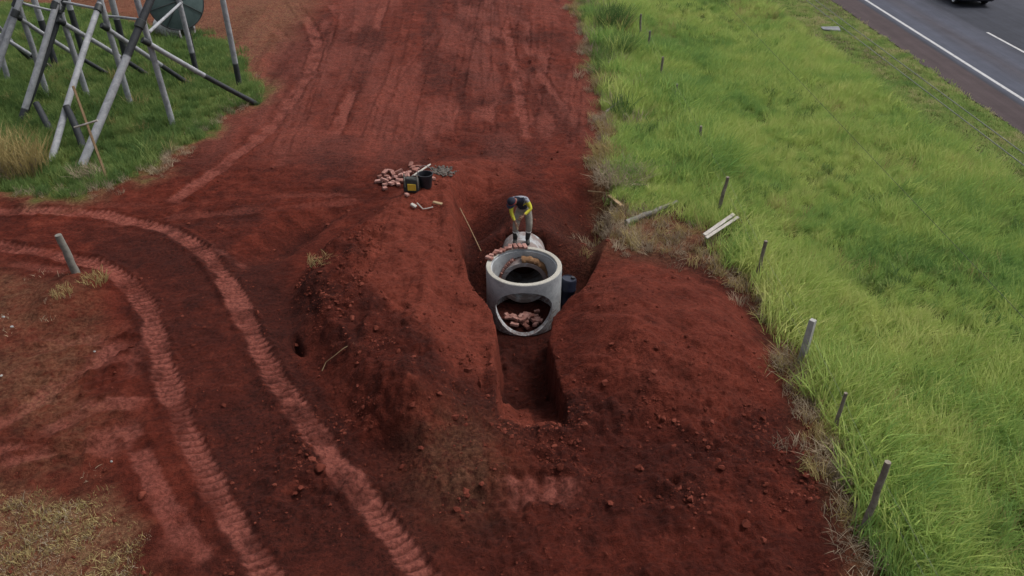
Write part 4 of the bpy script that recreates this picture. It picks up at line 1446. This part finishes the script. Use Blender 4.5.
# ------------------------------------------------------------------ bag, bucket, prop plank, rubble by the brick heap
bag0 = on_ground(412, 192)
bag = empty('tool_bag', bag0, (0, 0, R(-8)))
bm_ = bevel_box('body', (0.38, 0.24, 0.40), 0.05, 2, 0.03)
o = obj('body', bm_, M['greypl'], bag, (0, 0.05, 0.20)); o.data.shade_smooth()
obj('front_panel', bevel_box('front_panel', (0.24, 0.03, 0.20), 0.012, 1, 0.012), M['yellowpl'], bag, (0.03, -0.085, 0.17))
for sx in (-0.16, 0.2):
    b = MB()
    b.tube([(sx, -0.07, 0.15), (sx, -0.08, 0.36), (sx - 0.04, 0.02, 0.50), (sx - 0.06, 0.12, 0.40)], 0.015, 8)
    obj('strap', b, M['greywood'], bag, None, None, 40)
tag(bag, 'dark canvas tool bag with yellow front panel beside the brick heap', 'bag')

bk0 = on_ground(426, 187)
bucket = empty('bucket', bk0)
b = MB()
b.lathe([(0.0, 0.0), (0.15, 0.0), (0.155, 0.01), (0.20, 0.38), (0.215, 0.385), (0.215, 0.40), (0.192, 0.40), (0.148, 0.03), (0.0, 0.025)], 32)
obj('body', b, M['black'], bucket, None, None, 35)
b = MB()
b.tube([(0.215 * math.cos(t), 0.02, 0.385 + 0.24 * math.sin(t)) for t in np.linspace(0, math.pi, 13)], 0.008, 6)
obj('handle', b, M['wire'], bucket, None, None, 40)
tag(bucket, 'black plastic bucket next to the tool bag', 'bucket')

pl_a = on_ground(414, 190) + Vector((0, -0.02, 0.42)); pl_b = on_ground(429, 176) + Vector((0.02, 0.1, 0.30))
d = pl_b - pl_a
me = bevel_box('plank', (d.length, 0.10, 0.035), 0.006, 1, 0.003)
x = d.normalized(); y = Vector((0, 0, 1)).cross(x).normalized(); z = x.cross(y)
o = obj('plank', me, M['paleplank'], None, (pl_a + pl_b) / 2)
o.rotation_euler = (Matrix((x, y, z)).transposed() @ Matrix.Rotation(-0.5, 3, 'X')).to_euler()
tag(o, 'pale plank propped across the tool bag and bucket', 'plank')

n0 = 0; AV = []; AF = []
for k in range(130):
    px = random.gauss(441, 6.5); py = random.gauss(172, 2.2)
    g = on_ground(px, py)
    add_clod(g.x, g.y, random.uniform(0.02, 0.06), 0.3)
rme = bpy.data.meshes.new('mortar_rubble')
rme.from_pydata(np.concatenate(AV).tolist(), [], np.concatenate(AF).tolist())
o = obj('mortar_rubble', rme, M['rubble'])
o['kind'] = 'stuff'
o['label'] = 'grey mortar rubble heap right of the bucket'
o['category'] = 'rubble'

# pale slab in the mown verge
sl = on_ground(830, 31)
o = obj('concrete_slab', bevel_box('concrete_slab', (0.8, 0.4, 0.10), 0.03, 2, 0.04), M['litter'], None, sl + Vector((0, 0, 0.08)), (0.05, 0.02, -0.1))
tag(o, 'pale grey slab lying in the mown verge near the road', 'slab')

# ------------------------------------------------------------------ painted pole frame, upper left
frame_o = empty('pole_frame', Vector((-13.9, 27.7, 0)))
F0 = frame_o.location.copy()


def pole(name, p0, p1, r, tar=(0.0, 0.0), top_dark=False, label=None):
    """tar: share of the length at the foot that is dark"""
    p0 = Vector(p0); p1 = Vector(p1)
    b = MB()
    cuts = [0.0]
    if tar[0] > 0.01:
        cuts += [tar[0] - 0.004, tar[0] + 0.004]
    if tar[1] > 0.01:
        cuts += [1 - tar[1] - 0.004, 1 - tar[1] + 0.004]
    cuts += [0.3, 0.6, 0.85, 1.0]
    cuts = sorted(set(cuts))
    kx, ky = random.uniform(-1, 1) * 0.05, random.uniform(-1, 1) * 0.05
    b.tube([p0.lerp(p1, t) - F0 + Vector((kx, ky, 0)) * math.sin(math.pi * t) for t in cuts], [r * (1.06 - 0.12 * t) for t in cuts], 14)
    me = b.mesh(name)
    val = []
    for i, t in enumerate(cuts):
        k = 1.0 if (t < tar[0]) or (tar[1] > 0 and t > 1 - tar[1]) or tar[0] >= 1 else 0.0
        val += [k] * 14
    me.attributes.new('tar', 'FLOAT', 'POINT').data.foreach_set('value', np.array(val[:len(me.vertices)], np.float32))
    o = obj(name, me, M['pole'], frame_o, None, None, 40)
    if label:
        o['label'] = label
    return o


def upto(p0, p1, z):
    p0, p1 = Vector(p0), Vector(p1)
    return p0 + (p1 - p0) * ((z - p0.z) / (p1.z - p0.z))


def sunk(p):
    p = Vector(p)
    return Vector((p.x, p.y, gz(p.x, p.y) - 0.15))


TOPZ = 6.6
posts = {}
for key, bpx, tpx, r, tar in [('E', (174, 128), (137, 0), 0.095, 0.0), ('F', (131, 106), (104, 14), 0.095, 0.0), ('G', (88, 97), (64, 21), 0.095, 0.0), ('H', (48, 97), (21, 17), 0.095, 0.0), ('K', (8, 80), (-13, 0), 0.095, 0.0),
                              ('I', (240, 88), (222, 0), 0.10, 0.165), ('J', (198, 77), (179, 0), 0.095, 0.165), ('L', (56, 66), (34, 0), 0.12, 0.3), ('Mm', (84, 55), (66, 0), 0.12, 0.3), ('Nn', (128, 66), (111, 0), 0.12, 0.3)]:
    b0 = P(*bpx)
    t0 = PY(tpx[0], tpx[1], b0.y)
    top = upto(b0, t0, TOPZ)
    posts[key] = (b0, top)
    pole('post', sunk(b0), top, r, (tar, 0.0))


def on_post(key, py):
    b0, top = posts[key]
    best = min((abs(project(b0.lerp(top, t))[1] - py), t) for t in np.linspace(0, 1, 200))
    return b0.lerp(top, best[1])


def project(p):
    d = p - cam.location
    fw = d.y * math.cos(PITCH) - d.z * math.sin(PITCH)
    up = d.y * math.sin(PITCH) + d.z * math.cos(PITCH)
    return 512 + FPX * d.x / fw, 288 - FPX * up / fw


def band(j, d, r):
    """dark lashing and bolt plate where two poles cross"""
    u_ = d.normalized()
    b = MB()
    b.tube([j - u_ * 0.14 - F0, j - u_ * 0.12 - F0, j + u_ * 0.12 - F0, j + u_ * 0.14 - F0], [r * 1.02, r * 1.22, r * 1.22, r * 1.02], 12)
    b.box(j - F0 + Vector((0, 0.10, 0)), (0.10, 0.30, 0.10))
    obj('joint_band', b, M['darkmetal'], frame_o, None, None, 40)


def brace(base_px, key, py, r, tar=(0, 0), ext=1.25, side=0.26):
    p0 = P(*base_px)
    j = on_post(key, py) + Vector((0, -side, 0))
    p1 = p0 + (j - p0) * ext
    band(j, p1 - p0, r)
    return pole('brace', sunk(p0) * 1.0, p1, r, tar)


brace((78, 171), 'E', 22, 0.12, (0.0, 0.42), 1.35)
brace((48, 164), 'F', 6, 0.10, (0.0, 0.0), 1.2)
brace((18, 122), 'G', 4, 0.105, (0.12, 0.0), 1.2)
brace((20, 118), 'G', 10, 0.10, (1.0, 0.0), 1.2, 0.0)
brace((-22, 118), 'H', 12, 0.105, (0.0, 0.0), 1.25)
brace((-30, 112), 'H', 4, 0.11, (0.0, 0.0), 1.2, 0.0)


def strut(key, py, end_px, r, tar, side=0.2):
    j = on_post(key, py) + Vector((0, -side, 0))
    e = sunk(P(*end_px))
    band(j, j - e, r)
    return pole('strut', e, j, r, tar)


strut('E', 40, (261, 103), 0.085, (0.52, 0.0))
strut('F', 26, (193, 84), 0.085, (0.40, 0.0))
strut('G', 20, (153, 76), 0.085, (0.42, 0.0))
strut('H', 15, (112, 74), 0.08, (0.45, 0.0))
strut('K', 28, (58, 68), 0.08, (0.45, 0.0))
strut('K', 12, (34, 60), 0.075, (0.5, 0.0))
# dark short props near the front feet
pole('prop', sunk(P(85, 154)), PY(66, 106, P(85, 154).y + 0.8), 0.11, (1.0, 0), label='tar-black short prop behind the thick front brace')
pole('prop', sunk(P(54, 136)), PY(36, 103, P(54, 136).y + 0.8), 0.11, (1.0, 0), label='tar-black short prop behind the grass clump')
# rails that tie the posts together
def rail(k0, py0, k1, py1, r):
    a = on_post(k0, py0) + Vector((0, 0.18, 0)); c = on_post(k1, py1) + Vector((0, 0.18, 0))
    pole('rail', a, c, r, (0, 0))


rail('E', 34, 'J', 3, 0.05)
rail('F', 18, 'E', 22, 0.045)
rail('G', 3, 'F', 12, 0.045)
rail('H', 4, 'G', 14, 0.045)
pole('rail', posts['E'][1] + Vector((0, 0.2, -0.3)), posts['K'][1] + Vector((0, 0.2, -0.3)), 0.09)
pole('rail', posts['I'][1] + Vector((0, 0.2, -0.3)), posts['L'][1] + Vector((0, 0.2, -0.3)), 0.09)
tag(frame_o, 'grey painted pole frame of crossing props standing in green grass', 'frame')

# wooden cross stake leaning by the frame
wc0 = P(108, 182); wc0.z = gz(wc0.x, wc0.y)
wct = PY(73, 86, wc0.y + 0.25)
cross = empty('wooden_cross', wc0)
b = MB()
d = wct - wc0
up_ = d.normalized()
b.tube([-up_ * 0.1, d * 0.5, d], [0.045, 0.042, 0.04], 4)
obj('upright', b, M['newwood'], cross)
c0 = d * 0.615
b = MB()
b.tube([c0 + Vector((-0.36, -0.05, -0.10)), c0 + Vector((0.0, -0.05, 0.0)), c0 + Vector((0.36, -0.05, 0.11))], 0.03, 4)
obj('crossbar', b, M['paleplank'], cross)
tag(cross, 'leaning fresh timber stake with short crossbar before the thick pole', 'stake')

# ------------------------------------------------------------------ green dish antenna behind the frame
dz = PY(177, 1, 32.2)
dish = empty('dish_antenna', (dz.x, dz.y + 0.5, gz(dz.x, dz.y + 0.5)))
D0 = dish.location.copy()
rot = Matrix.Rotation(R(38), 4, 'Z') @ Matrix.Rotation(R(78), 4, 'X')
mt = Matrix.Translation(dz - D0) @ rot
b = MB()
RD = 1.08
prof = [(0.0, 0.0)] + [(RD * k / 8, -0.22 * (k / 8) ** 2) for k in range(1, 9)]
prof = prof + [(r, z - 0.025) for r, z in reversed(prof)]
b.lathe(prof, 40, mat=mt)
obj('reflector', b, M['dish'], dish, None, None, 50)
b = MB()
b.lathe([(RD + 0.03 * math.cos(t), -0.232 + 0.03 * math.sin(t)) for t in np.linspace(0, 2 * math.pi, 9)[:-1]], 40, close=True, mat=mt)
obj('rim', b, M['darkmetal'], dish, None, None, 50)
for k in range(4):
    b = MB()
    a = math.pi / 4 * k + 0.2
    b.tube([mt @ Vector((RD * s * math.cos(a), RD * s * math.sin(a), -0.22 * s * s + 0.025)) for s in np.linspace(-1, 1, 11)], 0.016, 6)
    obj('rib', b, M['darkmetal'], dish, None, None, 50)
b = MB()
b.tube([(0, 0, -0.2), (0, 0, 1.6), mt @ Vector((0, 0, -0.03))], 0.07, 10)
obj('mast', b, M['darkmetal'], dish, None, None, 40)
tag(dish, 'round dark green dish with ribs behind the pole frame', 'dish')

# old pipe length lying in the grass edge behind the dish
cp = P(176, 36)
b = MB()
mt = Matrix.Translation((cp.x, cp.y, 0.32)) @ Matrix.Rotation(R(64), 4, 'Z') @ Matrix.Rotation(math.pi / 2, 4, 'X')
b.lathe([(0.40, -0.8), (0.50, -0.8), (0.50, 0.8), (0.40, 0.8)], 36, close=True, mat=mt)
o = obj('old_pipe', b, concrete_material('old_concrete'), None, None, None, 30)
tag(o, 'short old concrete pipe lying in grass below the dish', 'pipe')

# ------------------------------------------------------------------ overhead cables parallel to the road
def cable(x, z, r, mat, label, sag=0.5, y0=-40, y1=110):
    b = MB()
    pts = []
    for k in range(61):
        t = k / 60
        yy = y0 + (y1 - y0) * t
        pts.append(Vector((x, yy, z + sag * ((yy - 14) / 75) ** 2)))
    b.tube(pts, r, 6)
    o = obj('overhead_cable', b, mat)
    tag(o, label, 'cable', 'overhead cables')


cable(6.27, 6.0, 0.006, M['palecable'], 'pale overhead cable crossing the verge, left of the close pair')
cable(6.42, 6.03, 0.006, M['palecable'], 'pale overhead cable crossing the verge, right of the close pair')
cable(4.50, 6.0, 0.0022, M['cable'], 'single thin black overhead cable crossing above the meadow')


# ------------------------------------------------------------------ the worker
def skinned(name, verts_, edges_, radii, root=0, sub=2):
    me = bpy.data.meshes.new(name)
    me.from_pydata([tuple(v) for v in verts_], edges_, [])
    o = bpy.data.objects.new(name, me)
    COL.objects.link(o)
    sk = o.modifiers.new('skin', 'SKIN')
    sk.use_smooth_shade = True
    lay = me.skin_vertices[0] if me.skin_vertices else None
    if lay is None:
        bpy.context.view_layer.objects.active = o
        bpy.ops.mesh.customdata_skin_add()
        lay = me.skin_vertices[0]
    for i, r in enumerate(radii):
        lay.data[i].radius = r if hasattr(r, '__len__') else (r, r)
        lay.data[i].use_root = (i == root)
    sb = o.modifiers.new('sub', 'SUBSURF')
    sb.levels = sub
    sb.render_levels = sub
    apply_mods(o)
    o.data.shade_smooth()
    return o


PT = PIPE_Z + PIPE_RO
W0 = Vector((0.23, 17.18, PT))
person = empty('person', W0)
J = dict(
    pelvis=(0.06, 0.20, 0.86), waist=(0.03, 0.13, 1.00), belly=(0.0, 0.05, 1.10), chest=(-0.04, -0.06, 1.22), upper=(-0.08, -0.14, 1.28),
    neck=(-0.15, -0.23, 1.31), head0=(-0.19, -0.28, 1.33), head1=(-0.23, -0.34, 1.32), head2=(-0.25, -0.38, 1.28),
    hipL=(-0.06, 0.19, 0.82), kneeL=(-0.14, 0.02, 0.47), ankL=(-0.15, 0.10, 0.10), heelL=(-0.15, 0.11, 0.05), toeL=(-0.17, -0.12, 0.035),
    hipR=(0.17, 0.19, 0.82), kneeR=(0.20, 0.04, 0.47), ankR=(0.16, 0.10, 0.10), heelR=(0.16, 0.11, 0.05), toeR=(0.18, -0.12, 0.035),
    shL=(-0.23, -0.06, 1.24), elL=(-0.25, -0.22, 0.99), wrL=(-0.15, -0.36, 0.78),
    shR=(0.11, -0.10, 1.29), elR=(0.23, -0.20, 1.07), wrR=(0.04, -0.36, 0.96))
keys = list(J)
ix = {k: i for i, k in enumerate(keys)}
rad = dict(pelvis=(.15, .12), waist=(.14, .11), belly=(.145, .115), chest=(.16, .12), upper=(.13, .10), neck=.055, head0=.075, head1=.095, head2=.085,
           hipL=.115, kneeL=.085, ankL=.062, heelL=.055, toeL=.048, hipR=.115, kneeR=.085, ankR=.062, heelR=.055, toeR=.048,
           shL=.072, elL=.048, wrL=.033, shR=.072, elR=.048, wrR=.033)
edges_ = [('pelvis', 'waist'), ('waist', 'belly'), ('belly', 'chest'), ('chest', 'upper'), ('upper', 'neck'), ('neck', 'head0'), ('head0', 'head1'), ('head1', 'head2'),
          ('pelvis', 'hipL'), ('hipL', 'kneeL'), ('kneeL', 'ankL'), ('ankL', 'heelL'), ('heelL', 'toeL'), ('pelvis', 'hipR'), ('hipR', 'kneeR'), ('kneeR', 'ankR'), ('ankR', 'heelR'), ('heelR', 'toeR'),
          ('chest', 'shL'), ('shL', 'elL'), ('elL', 'wrL'), ('chest', 'shR'), ('shR', 'elR'), ('elR', 'wrR')]
body = skinned('body', [J[k] for k in keys], [(ix[a], ix[b]) for a, b in edges_], [rad[k] for k in keys], ix['pelvis'], 2)
body.parent = person
me = body.data
me.materials.clear()
for k in ('skin', 'shirt', 'sleeve', 'trouser', 'boot', 'white', 'yoke'):
    me.materials.append(M[k])
bones = []
for a, b in edges_:
    if 'head' in b:
        m = 0
    elif b in ('toeL', 'toeR', 'heelL', 'heelR'):
        m = 4
    elif a.startswith(('hip', 'knee')) or b.startswith('hip'):
        m = 3
    elif a == 'pelvis':
        m = 3
    elif a.startswith(('sh', 'el')):
        m = 2
    else:
        m = 1
    bones.append((Vector(J[a]), Vector(J[b]), m, a, b))
for p in me.polygons:
    c = p.center
    bd, bi, bt = 9, 1, 0
    bn = None
    for a, b, m, ka, kb in bones:
        e = b - a
        t = max(0, min(1, (c - a).dot(e) / e.length_squared))
        dd = (c - a - e * t).length
        if dd < bd:
            bd, bi, bt, bn = dd, m, t, (ka, kb)
    if bn[0].startswith('knee'):
        if bt > 0.42:
            bi = 4
        if 0.34 < bt <= 0.46:
            bi = 5
    if bn[0].startswith('sh') and bt < 0.32:
        bi = 6
    if bn[0].startswith('el') and bt > 0.8:
        bi = 0
    if bi == 1 and (bn in (('chest', 'upper'), ('chest', 'shR'), ('chest', 'shL'))) and p.normal.z > 0.35 and p.normal.y > -0.4:
        bi = 6
    p.material_index = bi

# face details, cap
hd = (Vector(J['head2']) - Vector(J['head0'])).normalized()
hc = Vector(J['head1'])
face_dir = Vector((-0.35, -0.78, -0.52)).normalized()
up_h = (hd - face_dir * hd.dot(face_dir)).normalized()
# the crown points forwards-up along hd; build the cap as a dome on it
crown = Vector((-0.35, -0.45, 0.82)).normalized()
side_h = face_dir.cross(crown).normalized()
face_dir = crown.cross(side_h).normalized() * -1 if crown.cross(side_h).dot(face_dir) < 0 else crown.cross(side_h).normalized()
HM = Matrix((side_h, face_dir, crown)).transposed().to_4x4()
HM.translation = hc + crown * 0.015
b = MB()
b.lathe([(0.112 * math.cos(t), 0.112 * math.sin(t) + 0.005) for t in np.linspace(0.0, math.pi / 2, 8)], 24, mat=HM)
cap = obj('cap', b, M['shirt'], person, None, None, 50)
b = MB()
vv = []
for k in range(13):
    t = math.pi * (0.15 + 0.7 * k / 12)
    vv += [HM @ Vector((0.108 * math.cos(t), 0.108 * math.sin(t), 0.012)), HM @ Vector((0.125 * math.cos(t), 0.19 * math.sin(t) + 0.0, -0.006)), HM @ Vector((0.125 * math.cos(t), 0.19 * math.sin(t), -0.014)), HM @ Vector((0.108 * math.cos(t), 0.108 * math.sin(t), 0.003))]
ff = []
for k in range(12):
    for j in range(4):
        ff.append((4 * k + j, 4 * k + (j + 1) % 4, 4 * k + 4 + (j + 1) % 4, 4 * k + 4 + j))
b.add(vv, ff)
obj('peak', b, M['shirt'], cap)
b = MB()
b.lathe([(0.1135, 0.004), (0.116, 0.006), (0.116, 0.018), (0.1135, 0.02)], 24, close=True, mat=HM)
obj('band', b, M['red'], cap, None, None, 50)
for nm, off, r in (('nose', (0, 0.105, -0.045), 0.016), ('ear', (0.098, 0.0, -0.035), 0.02), ('ear', (-0.098, 0.0, -0.035), 0.02), ('eye', (0.034, 0.090, -0.02), 0.010), ('eye', (-0.034, 0.090, -0.02), 0.010), ('mouth', (0, 0.088, -0.085), 0.018)):
    b = MB()
    sx = {'nose': (0.8, 1.1, 1.5), 'ear': (0.45, 1.0, 1.5), 'eye': (1, .6, .6), 'mouth': (1.3, .6, .35)}[nm]
    b.lathe([(r * math.cos(t), r * math.sin(t)) for t in np.linspace(-math.pi / 2, math.pi / 2, 7)], 12, mat=HM @ Matrix.Translation(off) @ Matrix.Diagonal((*sx, 1)))
    obj(nm, b, M['skin'] if nm in ('nose', 'ear') else (M['black'] if nm == 'eye' else M['red']), person, None, None, 60)


def hand(wk, ek, side):
    w = Vector(J[wk]); d = (w - Vector(J[ek])).normalized()
    s = Vector((1, 0, 0)); s = (s - d * s.dot(d)).normalized()
    n = d.cross(s)
    V = [w - d * 0.01, w + d * 0.05, w + d * 0.085]
    E = [(0, 1), (1, 2)]
    Rr = [0.028, (0.038, 0.02), (0.036, 0.018)]
    for i, (o_, L) in enumerate(((-0.030, .066), (-0.010, .078), (0.010, .072), (0.030, .056))):
        k = len(V)
        V += [w + d * 0.095 + s * o_, w + d * (0.095 + L * 0.55) + s * o_ * 1.15 - n * 0.012, w + d * (0.095 + L) + s * o_ * 1.1 - n * 0.036]
        E += [(2, k), (k, k + 1), (k + 1, k + 2)]
        Rr += [0.0095, 0.009, 0.0075]
    k = len(V)
    V += [w + d * 0.035 + s * 0.04 * side, w + d * 0.07 + s * 0.062 * side - n * 0.015, w + d * 0.095 + s * 0.058 * side - n * 0.03]
    E += [(1, k), (k, k + 1), (k + 1, k + 2)]
    Rr += [0.012, 0.0105, 0.009]
    h = skinned('hand', V, E, Rr, 1, 1)
    h.data.materials.clear()
    h.data.materials.append(M['skin'])
    h.parent = person
    return w + d * 0.12


gl = hand('wrL', 'elL', 1)
hand('wrR', 'elR', -1)
tag(person, 'worker in cap, yellow-sleeved dark shirt and grey trousers bending over behind the ring', 'person')
# trowel held in the lower hand
tr = empty('trowel', W0 + gl)
b = MB(); b.tube([(-0.06, 0, 0.0), (0.07, 0, 0.0)], 0.014, 8)
obj('handle', b, M['newwood'], tr)
b = MB()
b.add([(0.10, -0.05, -0.045), (0.10, 0.05, -0.045), (0.26, 0.0, -0.05), (0.10, -0.05, -0.049), (0.10, 0.05, -0.049), (0.26, 0.0, -0.054)], [(0, 1, 2), (5, 4, 3), (0, 3, 4, 1), (1, 4, 5, 2), (2, 5, 3, 0)])
b.tube([(0.07, 0, 0), (0.10, 0, -0.02), (0.12, 0, -0.047)], 0.006, 6)
obj('blade', b, M['wire'], tr)
tr.rotation_euler = (0, R(35), R(-80))
tag(tr, 'mason trowel held in the worker lowered hand', 'trowel')

# ------------------------------------------------------------------ dark car on the road, rear towards us
car = empty('car', (23.90, 43.95, road_z(23.7)))
CW, CL = 0.86, 2.02    # half width, half length
def car_section(y, zb, zt, w, wt):
    """closed ring of 14 points at length y"""
    zs = [zb, zb, zb + 0.10, zb + (zt - zb) * 0.45, zb + (zt - zb) * 0.8, zt - 0.02, zt]
    wx = [w * 0.80, w * 0.93, w * 0.985, w, (w * 0.55 + wt * 0.45), wt, wt * 0.8]
    right = [Vector((a, y, z_)) for a, z_ in zip(wx, zs)]
    left = [Vector((-a, y, z_)) for a, z_ in zip(reversed(wx), reversed(zs))]
    return right + left


def loft(secs):
    b = MB()
    n = len(secs[0])
    vs_ = [p for s in secs for p in s]
    fs = []
    for i in range(len(secs) - 1):
        for j in range(n):
            fs.append((i * n + j, i * n + (j + 1) % n, (i + 1) * n + (j + 1) % n, (i + 1) * n + j))
    fs += [tuple(range(n - 1, -1, -1)), tuple((len(secs) - 1) * n + j for j in range(n))]
    b.add(vs_, fs)
    return b


secs = [car_section(-2.05, 0.36, 0.80, CW * .86, CW * .78), car_section(-1.98, 0.27, 0.92, CW * .96, CW * .86), car_section(-1.80, 0.24, 0.97, CW, CW * .90), car_section(-1.2, 0.22, 0.95, CW, CW * .90), car_section(0.3, 0.22, 0.92, CW, CW * .90),
        car_section(0.95, 0.22, 0.90, CW, CW * .88), car_section(1.55, 0.24, 0.80, CW * .98, CW * .84), car_section(1.90, 0.28, 0.70, CW * .93, CW * .76), car_section(2.02, 0.36, 0.60, CW * .82, CW * .68)]
obj('body', loft(secs), M['carpaint'], car, None, None, 35)


def cab(y, zb, zt, w, wt):
    return [Vector((w, y[0], zb)), Vector((wt, y[1], zt - 0.04)), Vector((wt * 0.9, y[1], zt)), Vector((-wt * 0.9, y[1], zt)), Vector((-wt, y[1], zt - 0.04)), Vector((-w, y[0], zb))]


b = loft([cab((-1.86, -1.42), 0.93, 1.36, CW * .86, CW * .66), cab((-1.5, -1.2), 0.94, 1.45, CW * .89, CW * .72), cab((0.0, -0.1), 0.92, 1.47, CW * .89, CW * .72), cab((0.9, 0.2), 0.89, 1.42, CW * .86, CW * .68)])
cabin = obj('cabin', b, M['carpaint'], car, None, None, 30)


def quad(name, pts, mat, parent, out=0.006):
    pts = [Vector(p) for p in pts]
    n = (pts[1] - pts[0]).cross(pts[2] - pts[0]).normalized()
    b = MB()
    b.add([p + n * out for p in pts] + [p - n * 0.01 for p in pts], [(0, 1, 2, 3), (7, 6, 5, 4), (0, 4, 5, 1), (1, 5, 6, 2), (2, 6, 7, 3), (3, 7, 4, 0)])
    return obj(name, b, mat, parent)


def cl_(a, b, t):
    return Vector(a).lerp(Vector(b), t)


w0, w1 = CW * .86, CW * .66
A_, B_, C_, D_ = Vector((-w0, -1.86, .93)), Vector((w0, -1.86, .93)), Vector((w1, -1.42, 1.32)), Vector((-w1, -1.42, 1.32))
quad('rear_window', [cl_(A_, C_, .1), cl_(B_, D_, .1), cl_(C_, A_, .1), cl_(D_, B_, .1)], M['glass'], car, 0.008)
A_, B_, C_, D_ = Vector((w0, .9, .89)), Vector((-w0, .9, .89)), Vector((-CW * .68, .2, 1.38)), Vector((CW * .68, .2, 1.38))
quad('windscreen', [cl_(A_, C_, .08), cl_(B_, D_, .08), cl_(C_, A_, .08), cl_(D_, B_, .08)], M['glass'], car, 0.008)
for sx in (1, -1):
    for y0, y1, t0, t1 in ((-1.42, -0.42, -1.12, -0.45), (-0.34, 0.70, -0.36, 0.10)):
        lo, hi = CW * .89, CW * .72
        q = [(sx * cl_((lo, 0, .93), (hi, 0, 1.43), .12).x, y0, .99), (sx * cl_((lo, 0, .93), (hi, 0, 1.43), .12).x, y1, .99), (sx * cl_((lo, 0, .93), (hi, 0, 1.43), .88).x, t1, 1.37), (sx * cl_((lo, 0, .93), (hi, 0, 1.43), .88).x, t0, 1.37)]
        if sx < 0:
            q = [q[1], q[0], q[3], q[2]]
        quad('side_window', q, M['glass'], car, 0.012)
    # tail lamp
    b = MB(); b.box((sx * CW * .80, -2.00, 0.82), (0.20, 0.10, 0.16))
    obj('tail_lamp', b, M['lamp'], car)
    b = MB(); b.box((sx * CW * .70, 1.93, 0.62), (0.28, 0.10, 0.12))
    obj('headlight', b, M['alloy'], car)
    b = MB(); b.box((sx * (CW + 0.08), 0.62, 0.96), (0.16, 0.10, 0.11))
    obj('wing_mirror', b, M['carpaint'], car)
    for wy in (-1.25, 1.25):
        mt = Matrix.Translation((sx * (CW - 0.09), wy, 0.31)) @ Matrix.Rotation(math.pi / 2 * sx, 4, 'Y')
        b = MB()
        b.lathe([(0.21, -0.10), (0.29, -0.10), (0.312, -0.07), (0.312, 0.07), (0.29, 0.10), (0.21, 0.10)], 28, close=True, mat=mt)
        wh = obj('wheel', b, M['tyre'], car, None, None, 40)
        b = MB()
        b.lathe([(0.0, 0.07), (0.06, 0.085), (0.16, 0.07), (0.20, 0.095), (0.212, 0.10), (0.212, 0.03), (0.0, 0.03)], 28, mat=mt)
        obj('rim', b, M['alloy'], wh, None, None, 30)
obj('bumper', bevel_box('bumper', (CW * 1.84, 0.16, 0.20), 0.04, 2), M['black'], car, (0, -2.02, 0.42))
pb_ = MB(); pb_.box((0.0, -2.105, 0.47), (0.40, 0.012, 0.13))
obj('number_plate', pb_, M['white'], car)
tag(car, 'dark hatchback driving away on the highway at the top right', 'car')

print('objects', len(bpy.data.objects))
